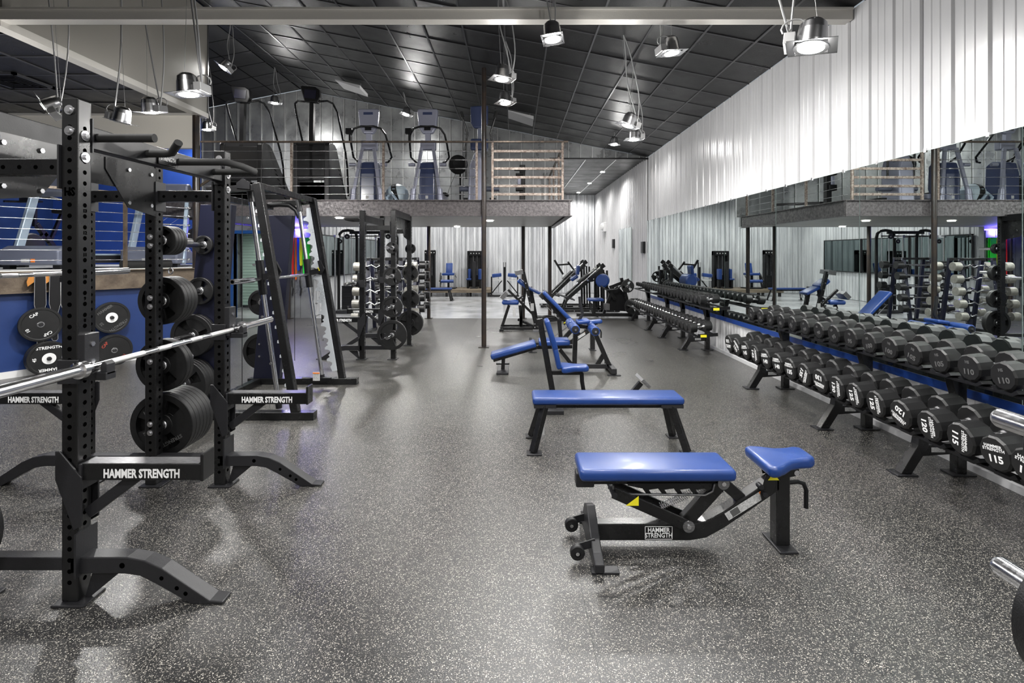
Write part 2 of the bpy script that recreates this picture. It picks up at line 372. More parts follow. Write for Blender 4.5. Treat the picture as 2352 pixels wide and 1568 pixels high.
# the room's other lamps, above and behind the camera
for x, y, wh in ((-4.2, .6, 'left of the camera'), (-1.2, .4, 'just above the camera'), (2.0, .6, 'right of the camera by the white wall'), (-2.6, 2.6, 'over the double rack'), (.6, 2.7, 'over the foreground bench'), (-4.4, -2.2, 'behind the camera at the left'), (-.6, -2.2, 'straight behind the camera'), (2.2, -2.2, 'behind the camera at the right'), (-8., 2.5, 'far left near the treadmill platform')):
    spot((x, y, 3.75), ROOM_W, ang=160)
    tt = T('ceiling_downlight', 'round overhead downlight outside the photo, ' + wh, 'lamp', (x, y, 3.78), group='downlights overhead outside the photo')
    G().cyl((0, 0, .02), (0, 0, .17), .09, 20).build('can', 'can', tt)
    G().cyl((0, 0, .17), (0, 0, zc(x) - 3.78 if x > -5 else 3.9 - 3.78), .012, 6).build('stem', 'conduit', tt)
def can_flush(p, label, W, r=.08, down=True, group='recessed downlights'):
    t = T('recessed_downlight', label, 'lamp', p, group=group)
    G()._ring(Vector((0, 0, -.005)), (0, 0, 1), r * .82, r, .012, 24).build('trim_ring', 'plasticw', t)
    G().lathe([(-.002, 0), (-.002, r * .82)], (0, 0, -.002), (0, 0, 1), 20).build('lens', 'lens', t)
    spot((0, 0, -.03), W, ang=165, parent=t)
# ------------------------------------------------------------------ floor
fl = struct(G().bb(-10, XW, -5, 12.7, -.06, -.006).build('floor', 'hole'), 'black speckled rubber floor in long rolls')
edges = [-10.0] + [.325 + 1.22 * k for k in range(-8, 3)] + [XW]
for a, b in zip(edges[:-1], edges[1:]):
    G().bb(a + .0005, b - .0005, -5, 12.7, -.006, 0).build('rubber_roll', 'floor', fl)
struct(G().bb(-8.2, XW, 12.7, 21, -.06, -.004).build('floor', 'concrete'), 'pale sealed concrete floor at the back')

# ------------------------------------------------------------------ ribbed walls
def ribbed(name, o, u, Lx, z0, z1, m, n_out, pw=.914, label=None, ztop=None, ribs=(.0, .305, .61), kidn='wall_panel', depth=.022):
    """backing slab plus ribbed sheets as parts; u runs along the wall, n_out into the room"""
    o = Vector(o); u = Vector(u).normalized(); n = Vector(n_out)
    ztop = ztop or (lambda t: z1)
    root = G(); a = o; b = o + u * Lx
    root.add([a + Vector((0, 0, z0)), b + Vector((0, 0, z0)), b + Vector((0, 0, ztop(Lx))), a + Vector((0, 0, ztop(0))),
              a - n * .1 + Vector((0, 0, z0)), b - n * .1 + Vector((0, 0, z0)), b - n * .1 + Vector((0, 0, ztop(Lx))), a - n * .1 + Vector((0, 0, ztop(0)))],
             [(0, 1, 2, 3), (7, 6, 5, 4), (0, 4, 5, 1), (3, 2, 6, 7), (1, 5, 6, 2), (0, 3, 7, 4)])
    r = struct(root.build(name, m), label)
    if depth > .03: M.setdefault(m + '_s', M[m])
    k = 0; t = 0.; slots = depth > .03
    while t < Lx - .01:
        t1 = min(t + pw, Lx); g = G(); prof = []
        for rb in ribs:
            for dx, d in ((.004, .003), (.016, depth), (.042, depth), (.054, .003), (.13, .003), (.137, .008), (.15, .008), (.157, .003), (.215, .003), (.222, .008), (.235, .008), (.242, .003)):
                q = rb + dx
                if t + q <= t1 - .002: prof.append((t + q, d + .035 if slots else d))
            if slots:  # deep grooves added so their shade draws dark lines between ribs
                for q0 in (rb + .060, rb + .190):
                    if t + q0 + .02 <= t1: prof += [(t + q0, .038), (t + q0 + .001, .003), (t + q0 + .014, .003), (t + q0 + .015, .038)]
        prof.append((t1 - (.010 if slots else .001), .038 if slots else .003)); prof.sort()
        if slots: prof += [(t1 - .009, .003)]
        vs = []
        for q, d in prof:
            p = o + u * q + n * d; vs += [p + Vector((0, 0, z0 + .01)), p + Vector((0, 0, ztop(q) - .004))]
        g.add(vs, [(2 * i, 2 * i + 2, 2 * i + 3, 2 * i + 1) for i in range(len(prof) - 1)])
        g.build(kidn, m, r); t = t1; k += 1
    return r
# right wall: near run and far run (denser ribs)
ribbed('wall_right', (XW, -4, 0), (0, 1, 0), 16.84, 0, 4.07, 'white_metal', (-1, 0, 0), label='white ribbed metal wall on the right')
ribbed('wall_right', (XW, 12.84, 0), (0, 1, 0), 8.16, 0, 4.07, 'white_metal', (-1, 0, 0), ribs=(.0, .23, .457, .686), depth=.032, label='far run of the white ribbed wall past the mirror')
ribbed('wall_back', (-5.2, 20.95, 0), (1, 0, 0), 8.62, 0, 4.07, 'back_metal', (0, -1, 0), ribs=(.0, .25, .457, .72), depth=.04, label='scuffed pale ribbed metal back wall')
ribbed('wall_left', (-5.2, 12.9, 0), (0, 1, 0), 8.05, 0, 4.07, 'back_metal', (1, 0, 0), depth=.031, label='pale ribbed metal wall left of the rear area')
# upper gable wall above the mezzanine: standing seam panels
g = G(); x0, x1 = -10, XW; yg = 12.9
g.add([(x0, yg, 2.3), (.97, yg, 2.3), (.97, yg, 4.03), (x1, yg, 4.03), (x1, yg, zc(x1)), (-5.4, yg, 5.78), (x0, yg, zc(x0)),
       (x0, yg + .1, 2.3), (.97, yg + .1, 2.3), (.97, yg + .1, 4.03), (x1, yg + .1, 4.03), (x1, yg + .1, zc(x1)), (-5.4, yg + .1, 5.78), (x0, yg + .1, zc(x0))],
      [(0, 1, 2, 3, 4, 5, 6), (13, 12, 11, 10, 9, 8, 7)] + [(i, i + 7, (i + 1) % 7 + 7, (i + 1) % 7) for i in range(7)])
gw = struct(g.build('wall_gable', 'galv'), 'grey galvanised panelled gable wall above the mezzanine')
x = -9.4; k = 0
while x < XW - .05:
    xb = min(x + .30, XW); zb = 2.54 if x < .95 else 4.03
    p = G(); d = .012 + .004 * (k % 3)
    p.add([(x + .002, yg - d, zb), (xb - .016, yg - d, zb), (xb - .016, yg - d, zc(xb) - .01), (x + .002, yg - d, zc(x) - .01), (x + .002, yg - .001, zb), (xb - .016, yg - .001, zb), (xb - .016, yg - .001, zc(xb) - .01), (x + .002, yg - .001, zc(x) - .01)],
          [(0, 1, 2, 3), (1, 5, 6, 2), (4, 0, 3, 7), (3, 2, 6, 7)])
    pn = p.build('wall_panel', 'galv', gw)
    G().bb(xb - .014, xb - .002, yg - .045, yg - .005, zb, zc(xb) - .02).build('seam_cap', 'seam', gw)
    x = xb; k += 1
# walls behind the camera, left, and around the rear-left doorway
struct(G().bb(-10, XW, -5.1, -5, 0, 6).build('wall_near', 'beige'))
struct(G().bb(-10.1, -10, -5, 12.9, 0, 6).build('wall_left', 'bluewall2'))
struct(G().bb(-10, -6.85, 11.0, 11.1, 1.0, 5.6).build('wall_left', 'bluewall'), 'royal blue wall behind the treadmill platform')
# partition with the doorway, at the end of the rubber floor
pt = struct(G().bb(-6.15, -5.09, 12.75, 12.9, 0, 2.3).bb(-10, -7.05, 12.75, 12.9, 0, 2.3).bb(-7.05, -6.15, 12.75, 12.9, 2.12, 2.3).build('wall_partition', 'galv'), 'grey metal clad partition with a doorway at the back left')
for k in range(4): G().bb(-6.1 + k * .25, -5.86 + k * .25, 12.725, 12.75, .0, 2.2).build('wall_panel', 'galv', pt)
df = struct(G().bb(-7.14, -7.05, 12.68, 12.92, 0, 2.2).bb(-6.19, -6.13, 12.68, 12.92, 0, 2.2).bb(-7.05, -6.19, 12.68, 12.92, 2.12, 2.2).build('door_1', 'doorframe'), 'blue door frame of the back left doorway')
G().bar((-7.06, 12.70, 1.08), (-7.30, 12.0, 1.08), .045, 2.1).build('door_leaf', 'doorframe', df, bevel=.004)
rd = T('roller_door', 'slatted roller door with green light put into its colour seen through the blue doorway', 'door', (-6.9, 15.2, 0))
G().bb(-1.3, 1.3, .03, .06, .05, 2.35).build('guide_frame', 'dark', rd)
for k in range(26): G().prism([(-.03, -.044), (.004, -.044), (.014, 0), (.004, .040), (-.03, .040)], (0, -.01, .12 + k * .088), (0, -1, 0), (0, 0, 1), 2.5).build('slat', 'roller', rd)
struct(G().bb(-8.2, -5.3, 15.3, 15.4, 0, 2.6).build('wall_store', 'galv')); struct(G().bb(-8.3, -8.2, 12.9, 15.4, 0, 2.6).build('wall_store', 'galv'))
struct(G().bb(-8.2, -5.3, 12.9, 15.4, 2.5, 2.6).build('ceiling', 'galv'))
can_flush((-6.7, 14.0, 2.5), 'downlight inside the store behind the blue doorway', 45, group=None)

# ------------------------------------------------------------------ sloped ceiling of black tiles in a grid
ce = G(); sl = math.sqrt(1 + .194 ** 2)
ce.add([(XW, -5, zc(XW) + .02), (XW, 12.9, zc(XW) + .02), (-5.4, 12.9, 5.80), (-5.4, -5, 5.80), (-10, -5, zc(-10) + .02), (-10, 12.9, zc(-10) + .02),
        (XW, -5, zc(XW) + .12), (XW, 12.9, zc(XW) + .12), (-5.4, 12.9, 5.90), (-5.4, -5, 5.90), (-10, -5, zc(-10) + .12), (-10, 12.9, zc(-10) + .12)],
       [(0, 1, 2, 3), (3, 2, 5, 4), (9, 8, 7, 6), (10, 11, 8, 9), (0, 6, 7, 1), (4, 5, 11, 10), (1, 7, 8, 2), (2, 8, 11, 5)])
ceil = struct(ce.build('ceiling', 'hole'), 'sloped black tiled ceiling with grey grid')
def tile(g, xa, xb, ya, yb, dz=0., fz=zc):
    t = .012
    a = [(xa, ya), (xb, ya), (xb, yb), (xa, yb)]
    return g.add([(x, y, fz(x) + dz) for x, y in a] + [(x, y, fz(x) + dz + t) for x, y in a], [(3, 2, 1, 0), (4, 5, 6, 7), (0, 1, 5, 4), (1, 2, 6, 5), (2, 3, 7, 6), (3, 0, 4, 7)])
P_ = .61; off = XW - 2.92 - .0
cols = [XW] + [2.92 - P_ * k for k in range(0, 14)] + [-5.4]
rows = [12.84 - P_ * k for k in range(0, 17)]
for ci in range(len(cols) - 1):
    xb, xa = cols[ci] - .012, cols[ci + 1] + .012
    if xb - xa < .05: continue
    for ri in range(len(rows) - 1):
        tile(G(), xa, xb, rows[ri + 1] + .012, rows[ri] - .012, random.choice((0, 0, .003, .006))).build('ceiling_tile', 'tile', ceil)
g = G()
for ri in range(12):                                      # overhead rows behind the frame, and the far side of the ridge
    for ci in range(len(cols) - 1):
        if cols[ci] - cols[ci + 1] > .1: tile(g, cols[ci + 1] + .012, cols[ci] - .012, rows[-1] - P_ * (ri + 1) + .012, rows[-1] - P_ * ri - .012)
for ri in range(28):
    for k in range(7): tile(g, -5.4 - P_ * (k + 1) + .012, -5.4 - P_ * k - .012, 12.84 - P_ * (ri + 1) + .012, 12.84 - P_ * ri - .012)
g.build('ceiling_tiles', 'tile', ceil, stuff=True)
for x in cols[1:-1]: G().bar((x, -4.5, zc(x) - .004), (x, 12.86, zc(x) - .004), .024, .012).build('grid_bar', 'tbar', ceil)
for k in range(28):
    y = 12.84 - P_ * k
    G().bar((XW, y, zc(XW) - .003), (-5.4, y, 5.78 - .003), .02, .009).build('grid_bar', 'tbar', ceil)
# rear flat ceiling
cr = struct(G().bb(-5.2, XW, 12.99, 21, 4.07, 4.17).build('ceiling', 'hole'), 'low flat black tiled ceiling over the rear area')
yy = 12.93
for r in range(13):
    for c in range(4):
        xb = XW - .02 - c * .78
        G().bb(xb - .755, xb, yy + r * .62 + .01, yy + (r + 1) * .62 - .01, 4.045, 4.06).build('ceiling_tile', 'tile', cr)
g = G()
for r in range(13):
    for c in range(4, 11): xb = XW - .02 - c * .78; g.bb(xb - .755, xb, yy + r * .62 + .01, yy + (r + 1) * .62 - .01, 4.045, 4.06)
g.build('ceiling_tiles', 'tile', cr, stuff=True)
for c in range(1, 5): G().bb(XW - .02 - c * .78 - .006, XW - .02 - c * .78 + .022, 12.93, 20.95, 4.03, 4.05).build('grid_bar', 'seam', cr)
struct(G().bb(.9, XW, 12.78, 12.88, 4.0, 4.035).build('trim_1', 'black'), 'thin black trim where the low rear ceiling begins')
can_flush(at(1384, 395, 15.0) * 1 + Vector((0, 0, 4.04 - at(1384, 395, 15.0).z)), 'nearest recessed downlight in the low rear ceiling', DOWN_W * 1.6)
can_flush(Vector((2.6, 17.4, 4.04)), 'middle recessed downlight in the low rear ceiling', DOWN_W * .8)
can_flush(Vector((2.55, 20.0, 4.04)), 'farthest recessed downlight in the low rear ceiling, by the back wall', DOWN_W * 1.6)
for x, y, wh in ((-.5, 16., 'nearer middle'), (-.5, 19., 'farther middle'), (-3.4, 15., 'nearer left'), (-3.4, 19., 'farther left')):
    can_flush(Vector((x, y, 4.04)), 'recessed rear downlight hidden behind the mezzanine, ' + wh + ' one', DOWN_W * 2, group='rear downlights hidden by the mezzanine')

# ------------------------------------------------------------------ cross beam, bulkhead, low left ceiling
struct(G().bb(-10, XW - .02, 5.08, 5.2, 3.955, 4.055).bb(-10, XW - .02, 5.06, 5.22, 4.05, 4.07).build('trim_2', 'beige'), 'long pale painted cross beam under the ceiling')
BX = -5.17
struct(G().bb(BX - .1, BX, 5.12, 8.57, 3.98, 5.72).build('wall_bulkhead', 'bulk'), 'dark taupe bulkhead hanging below the sloped ceiling')
struct(G().bb(BX - .14, BX + .004, 5.1, 8.58, 3.90, 3.98).build('trim_3', 'beige'), 'pale trim along the bottom of the bulkhead')
struct(G().bb(BX - .02, BX + .012, 8.545, 8.575, 3.98, 5.7).build('trim_4', 'tbar'), 'metal corner bead of the bulkhead')
lc = struct(G().bb(-10, BX - .1, -5, 8.45, 3.97, 4.05).build('ceiling', 'hole'), 'low black tiled ceiling at the left')
for i in range(8):
    for j in range(8):
        xb = BX - .14 - i * .61; yb = 8.4 - j * .61
        if xb - .6 < -10: continue
        tile(G(), xb - .598, xb - .012, yb - .598, yb - .012, random.choice((0, .004, .008, -.006)), lambda x: 3.93).build('ceiling_tile', 'tile', lc)
for i in range(8): G().bb(BX - .146 - i * .61, BX - .122 - i * .61, 3.4, 8.4, 3.918, 3.93).build('grid_bar', 'tbar', lc)
for j in range(9): G().bb(-9.98, BX - .14, 8.4 - j * .61 - .012, 8.4 - j * .61 + .010, 3.920, 3.93).build('grid_bar', 'tbar', lc)
struct(G().bb(-10, BX - .1, 8.4, 8.5, 3.36, 3.93).build('wall_header', 'cream'), 'beige painted header wall above the treadmills')
struct(G().bb(-10, BX - .1, 8.36, 8.52, 3.90, 3.95).build('trim_5', 'beige'), 'trim along the top of the beige header wall')
vt = T('ceiling_vent', 'black square air vent in the low left ceiling', 'vent', (-6.66, 6.75, 3.915))
G().bb(-.29, .29, -.29, -.25, -.02, .01).bb(-.29, .29, .25, .29, -.02, .01).bb(-.29, -.25, -.29, .29, -.02, .01).bb(.25, .29, -.29, .29, -.02, .01).build('frame', 'tbar', vt)
for k in range(4): q = .23 - k * .055; G().bar((-q, -q, -.015), (q, -q, -.015), .012, .03).bar((-q, q, -.015), (q, q, -.015), .012, .03).bar((-q, -q, -.015), (-q, q, -.015), .012, .03).bar((q, -q, -.015), (q, q, -.015), .012, .03).build('louvre', 'black', vt)
# hanging ceiling panels
for (px, py, Y, lb) in ((808, 188, 11.27, 'white wedge panel hanging open from the ceiling above the stair climbers'), (1196, 257, 11.05, 'white wedge panel hanging open from the ceiling right of the tall column')):
    p = at(px, py, Y); t = T('hanging_ceiling_panel', lb, 'ceiling panel', (p.x, p.y, zc(p.x)))
    G().add([(-.27, -.3, -.06), (.27, -.3, -.24), (.27, .3, -.24), (-.27, .3, -.06), (-.27, -.3, -.045), (.27, -.3, -.17), (.27, .3, -.17), (-.27, .3, -.045)],
            [(3, 2, 1, 0), (4, 5, 6, 7), (0, 1, 5, 4), (1, 2, 6, 5), (2, 3, 7, 6), (3, 0, 4, 7)]).build('panel', 'panelw', t)
    G().cyl((-.2, 0, -.06), (-.2, 0, .0), .006, 6).cyl((.2, 0, -.19), (.2, 0, .0), .006, 6).build('hanger', 'conduit', t)

# ------------------------------------------------------------------ mirrors and wall trim
def mirror(y0, y1, z0, z1, label, name='wall_mirror', off=.045):
    t = T(name, label, 'mirror', (XW - off, (y0 + y1) / 2, z0), group='wall mirror panels')
    h = (y1 - y0) / 2
    G().bb(-.003, .003, -h + .004, h - .004, .004, z1 - z0 - .004).build('glass', 'mirror', t)
    G().bb(.003, .018, -h + .002, h - .002, 0, z1 - z0).build('backing', 'mirroredge', t)
    for q in (-.55, 0, .55):
        G().box((-.004, q, z1 - z0), (.012, .025, .03)).build('clip', 'chrome', t)
ys = [12.84, 11.26, 9.68, 8.1, 6.52, 4.94, 3.36, 1.78, .2]
nm = ['farthest', 'second farthest', 'third farthest', 'fourth farthest', 'fifth farthest', 'second nearest visible', 'nearest visible', 'out of view']
for k in range(8): mirror(ys[k + 1], ys[k], .60, 2.45, nm[k] + ' tall panel of the mirror run behind the dumbbells')
mirror(14.4, 16.05, .70, 2.38, 'separate narrow mirror on the far right wall past the dumbbell mirrors', off=.09)
struct(G().bb(XW - .05, XW - .02, .0, 12.84, .535, .60).build('trim_6', 'bluetrim'), 'blue painted rail along the bottom of the mirrors')
struct(G().bb(XW - .045, XW - .02, -4, 12.9, 0, .05).build('baseboard_right', 'white_metal'))
# far small things on the right wall
t = T('wall_speaker', 'white boxy speaker mounted high on the right wall near the back', 'speaker', (XW - .02, 18.6, 2.6))
G().bb(-.14, -.02, -.25, .25, -.17, .17).build('housing', 'plasticw', t, bevel=.02)
G().lathe([(0, .15), (.05, .14), (.11, .09), (.13, .0)], (-.12, -.1, 0), (-1, -.6, 0), 16).build('horn', 'plasticw', t)
for yw, lb in ((17.0, 'small dark grey box on the far right wall under the white speaker'), (13.1, 'small dark grey box on the right wall just past the mirror run')):
    t = T('wall_box', lb, 'wall box', (XW - .02, yw, 1.96 if yw > 15 else 1.78))
    G().bb(-.09, -.02, -.11, .11, -.15, .15).build('housing', 'dark', t, bevel=.008); G().bb(-.094, -.09, -.08, .08, -.12, .12).build('cover', 'black', t)

# ------------------------------------------------------------------ upper mezzanine
DY0, DY1, DX0, DX1 = 8.83, 12.8, -6.2, .97
md = struct(G().bb(DX0, DX1 - .05, DY0 + .05, DY1, 2.30, 2.32).build('mezzanine_deck', 'soffit'), 'steel framed upper mezzanine deck')
G().bb(DX0, DX1 - .03, DY0 + .03, DY1, 2.50, 2.545).build('deck_board', 'dark', md)
def ibeam(a, b, side, name='edge_beam'):
    a = Vector(a); b = Vector(b); s = Vector(side)
    g = G().bar(a + s * .0, b + s * .0, .02, .26)
    for zz in (-.135, .135): g.bar(a + Vector((0, 0, zz)) + s * .0, b + Vector((0, 0, zz)) + s * .0, .10, .014)
    g.build(name, 'rust', md)
ibeam((DX0, DY0, 2.405), (DX1 + .02, DY0, 2.405), (0, 1, 0)); ibeam((DX1, DY0 - .03, 2.405), (DX1, DY1, 2.405), (1, 0, 0))
ibeam((DX0, DY0, 2.405), (DX0, DY1, 2.405), (1, 0, 0))
g = G()
for bx in (-2.62, -2.62): g.cyl((bx, DY0 - .018, 2.35), (bx, DY0 - .01, 2.35), .012, 8).cyl((bx, DY0 - .018, 2.46), (bx, DY0 - .01, 2.46), .012, 8)
g.build('bolt', 'bolt', md)
def column(x, y, z1, lb, r=.045):
    o = G().cyl((0, 0, 0), (0, 0, z1), r, 20).build('column', 'col'); o.location = (x, y, 0); struct(o, lb)
    G().bb(-.09, .09, -.09, .09, 0, .012).build('base_plate', 'col', o)
column(-.515, DY0 - .08, zc(-.5) - .02, 'tall dark steel column in front of the mezzanine rising to the ceiling', .042)
column(-2.12, 12.65, 2.30, 'rear column under the mezzanine behind the barbell racks')
column(.235, 12.65, 2.30, 'rear column under the mezzanine right of the tall column')
column(.90, 12.65, 2.30, 'rear column under the mezzanine right corner')
column(-5.27, 8.42, 3.9, 'dark column at the end of the bulkhead by the left platform', .06)
column(-5.6, 12.6, 2.30, 'rear column at the left end of the mezzanine')
def downl(px, py, lb, W=DOWN_W):
    Y = F * .68 / (584 - py); can_flush(Vector(((px - 1180) * Y / F, Y, 2.29)), lb, W, .085, group='downlights under the mezzanine')
downl(1125, 508, 'downlight under the mezzanine just right of the tall column'); downl(1050, 521, 'downlight under the mezzanine left of the tall column')
downl(928, 508, 'downlight under the mezzanine above the middle rack')
for x, y, wh in ((-3.3, 9.6, 'right'), (-4.8, 10.8, 'left')): can_flush(Vector((x, y, 2.29)), 'downlight under the mezzanine behind the smith machine, ' + wh + ' one of two', DOWN_W, .085, group='downlights under the mezzanine left')
# railing
RZ = 3.575
rl = T('cable_railing', 'worn steel mezzanine railing with cables on the left and flat bars on the right', 'railing', (0, DY0, 2.545))
Z = lambda z: z - 2.545
G().bb(-5.55, DX1 - .02, -.02, .02, Z(RZ - .03), Z(RZ)).build('top_rail', 'railtop', rl, bevel=.004)
for xx, m in ((-5.5, 'rustrail'), (-3.87, 'rustrail'), (-2.27, 'rustrail'), (-.645, 'rustrail'), (-.37, 'rustrail'), (.85, 'rustrail')):
    G().bb(xx - .02, xx + .02, -.02, .02, 0, Z(RZ - .03)).build('post', m, rl, bevel=.003)
zs = [1.6 + (584 - y) * DY0 / F for y in (347, 367, 387, 407, 427, 446)]
for zz in zs:
    G().cyl((-5.5, 0, Z(zz)), (-.66, 0, Z(zz)), .004, 5).build('cable', 'bolt', rl)
    tb = G().cyl((-1.02, 0, Z(zz)), (-.90, 0, Z(zz)), .011, 8).cyl((-.84, 0, Z(zz)), (-.72, 0, Z(zz)), .006, 6).lathe([(-.03, .004), (-.015, .016), (.015, .016), (.03, .004)], (-.87, 0, Z(zz)), (1, 0, 0), 8)
    tb.lathe([(-.015, .004), (-.008, .018), (.008, .018), (.015, .004)], (-.69, 0, Z(zz)), (1, 0, 0), 8); tb.build('turnbuckle', 'bolt', rl)
    G().bb(-.35, .83, -.012, .012, Z(zz) - .024, Z(zz) + .02).build('flat_bar', 'rustrail', rl, bevel=.003)
rs = T('cable_railing', 'side railing along the right edge of the mezzanine running to the back wall', 'railing', (.9, DY0, 2.545))
G().bb(-.02, .02, .05, 3.9, Z(RZ - .03), Z(RZ)).build('top_rail', 'railtop', rs)
for yy in (1.3, 2.6, 3.88): G().bb(-.02, .02, yy - .02, yy + .02, 0, Z(RZ - .03)).build('post', 'rustrail', rs)
for zz in zs: G().cyl((0, .04, Z(zz)), (0, 3.88, Z(zz)), .004, 5).build('cable', 'bolt', rs)
# violet led strip lamp on the wall above the bands
t = T('led_strip', 'violet led strip glowing on the wall above the resistance bands', 'light strip', (-5.42, 12.7, 2.22))
G().bb(-.35, .35, -.02, .02, -.012, .012).build('strip', 'ledv', t)
ld = bpy.data.lights.new('strip_light', 'POINT'); ld.energy = 14; ld.color = (.2, .15, 1); ld.shadow_soft_size = .1
lo = bpy.data.objects.new('strip_light', ld); COL.objects.link(lo); lo.parent = t; lo.location = (0, -.1, -.06)

# ------------------------------------------------------------------ left platform
A_ = Vector((-9.32, 2.5, 0)); B_ = Vector((-5.25, 8.43, 0)); dL = (B_ - A_).normalized(); nL = Vector((dL.y, -dL.x, 0))
LEN = (B_ - A_).length
def slab(poly, z0, z1, name, m, par=None):
    return G().prism([(p[0], p[1]) for p in poly], (0, 0, (z0 + z1) / 2), (1, 0, 0), (0, 1, 0), z1 - z0).build(name, m, par)
pf = struct(slab([(-10, 2.0), (-9.35, 2.45), (-5.27, 8.46), (-6.15, 11.0), (-10, 11.0)], 1.32, 1.385, 'platform_floor', 'board'), 'half height platform carrying the treadmills')
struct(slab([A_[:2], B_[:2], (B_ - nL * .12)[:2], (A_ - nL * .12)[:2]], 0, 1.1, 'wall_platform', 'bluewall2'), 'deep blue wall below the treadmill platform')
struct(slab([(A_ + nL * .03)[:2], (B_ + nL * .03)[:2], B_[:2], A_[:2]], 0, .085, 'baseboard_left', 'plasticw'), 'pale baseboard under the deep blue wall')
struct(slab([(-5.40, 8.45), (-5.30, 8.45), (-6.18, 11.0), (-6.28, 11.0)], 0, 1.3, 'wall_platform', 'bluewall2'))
up = Vector((0, 0, 1))
ebm = G().bar(A_ + up * 1.235 + nL * .03, B_ + up * 1.235 + nL * .03, .02, .26)
for z in (1.10, 1.37): ebm.bar(A_ + up * z + nL * .06, B_ + up * z + nL * .06, .09, .014)
M['rustdk'] = mat('brown_rusty_channel', (.075, .055, .04), .45, metal=.3, bump=.3, bscale=40, var=.9, vscale=6, col2=(.16, .125, .09))
ebm.build('edge_beam', 'rustdk', pf)
lr = T('cable_railing', 'cable railing along the left treadmill platform with a worn wooden-looking top rail', 'railing', tuple(A_ + up * 1.385))
def Lp(s, z): return dL * s + nL * .0 + up * (z - 1.385) - nL * .06
G().bar(Lp(.1, 2.52), Lp(LEN - .08, 2.52), .045, .035).build('top_rail', 'rustdk', lr)
for s in (1.6, 3.2, 4.75, 6.2): G().bar(Lp(s, 1.385), Lp(s, 2.5), .04, .04).build('post', 'rustdk', lr)
for k in range(7):
    z = 1.52 + k * .14; G().cyl(Lp(.1, z), Lp(LEN - .08, z), .004, 5).build('cable', 'bolt', lr)
    G().cyl(Lp(LEN - .5, z), Lp(LEN - .38, z), .011, 8).cyl(Lp(LEN - .3, z), Lp(LEN - .18, z), .009, 6).lathe([(-.02, .004), (-.01, .02), (.01, .02), (.02, .004)], Lp(LEN - .12, z), dL, 8).build('turnbuckle', 'bolt', lr)
# ------------------------------------------------------------------ weight plates (axis along local y)
_pm = {}
def plate_meshes(r, kind):
    k = (round(r, 3), kind)
    if k in _pm: return _pm[k]
    R = []; t = .022 + .055 * r
    if kind == 'grip':
        R.append(('rim', G()._ring(Vector((0, 0, 0)), (0, 1, 0), r * .80, r, t * 1.25, 40).mesh('rim', 'rubber')))
        w = G()._ring(Vector((0, 0, 0)), (0, 1, 0), .026, r * .34, t * .9, 24)
        for q in range(3):
            a0 = q * 2 * PI / 3 + .5; sw = .74; poly = []
            for i in range(8): a = a0 - sw + 2 * sw * i / 7; poly.append((math.cos(a) * r * .82, math.sin(a) * r * .82))
            for i in range(8): a = a0 + sw * .95 - 2 * sw * .95 * i / 7; poly.append((math.cos(a) * r * .33, math.sin(a) * r * .33))
            w.prism(poly, (0, 0, 0), (1, 0, 0), (0, 0, 1), t * .75)
        R.append(('web', w.mesh('web', 'rubber')))
        R.append(('bore_sleeve', G()._ring(Vector((0, 0, 0)), (0, 1, 0), .0255, .036, t * 1.1, 20).mesh('bore_sleeve', 'bolt')))
    else:
        R.append(('rim', G().lathe([(-t / 2, .055), (-t / 2, r * .84), (-t * .62, r * .88), (-t * .62, r * .98), (-t * .5, r), (t * .5, r), (t * .62, r * .98), (t * .62, r * .88), (t / 2, r * .84), (t / 2, .055)], (0, 0, 0), (0, 1, 0), 44).mesh('rim', 'rubber')))
        if kind == 'bumper': R.append(('hub', G()._ring(Vector((0, 0, 0)), (0, 1, 0), .026, .075, t * 1.12, 30).mesh('hub', 'plasticw')))
        else: R.append(('hub', G()._ring(Vector((0, 0, 0)), (0, 1, 0), .0255, .04, t * 1.3, 24).mesh('hub', 'bolt')))
    _pm[k] = R; return R
def plate(loc, r, label, kind='grip', group='weight plates', rot=(0, 0, 0), spin=0., txt=None, tm='grayprint', ts=.05):
    t = T('weight_plate', label, 'weight plate', loc, group=group, rot=rot)
    e = Matrix.Rotation(spin, 4, 'Y').to_euler()
    for n, me in plate_meshes(r, kind): put(me, n, t, rot=e)
    if txt:
        th = (.022 + .055 * r) * (.62 if kind == 'grip' else .53) + .001
        if kind == 'grip': th = (.022 + .055 * r) * .38 + .001
        for k, s_ in enumerate(txt):
            if not s_: continue
            a = [PI / 2, -PI / 2, PI, 0][k] + spin; c = Vector((math.cos(a), 0, math.sin(a)))
            upv = c if True else c; ri = Vector((math.sin(a), 0, -math.cos(a)))
            text(s_, ts, tm, t, c * r * (.64 if kind != 'grip' else .58) + Vector((0, -th, 0)), ri, c, 'embossed_lettering', bold=.02, sx=1.)
    return t
def stack(x, y0, z, r, n, dirn, where, step=None, kind='grip', txt=None):
    step = step or (.026 + .07 * r); o = ['nearest', 'second', 'third', 'fourth', 'fifth', 'sixth', 'seventh', 'eighth']
    order = range(n)
    for k in order:
        y = y0 + dirn * (step * (k + .5))
        kk = k if dirn > 0 else n - 1 - k
        lb = 'black grip plate %s' % where if n == 1 else '%s black grip plate %s' % (o[kk].capitalize() if False else o[kk], where)
        plate((x, y, z), r, lb, kind, 'grip plates stored on rack pegs', spin=.5 + .9 * k, txt=txt if kk == 0 else None, ts=.036)
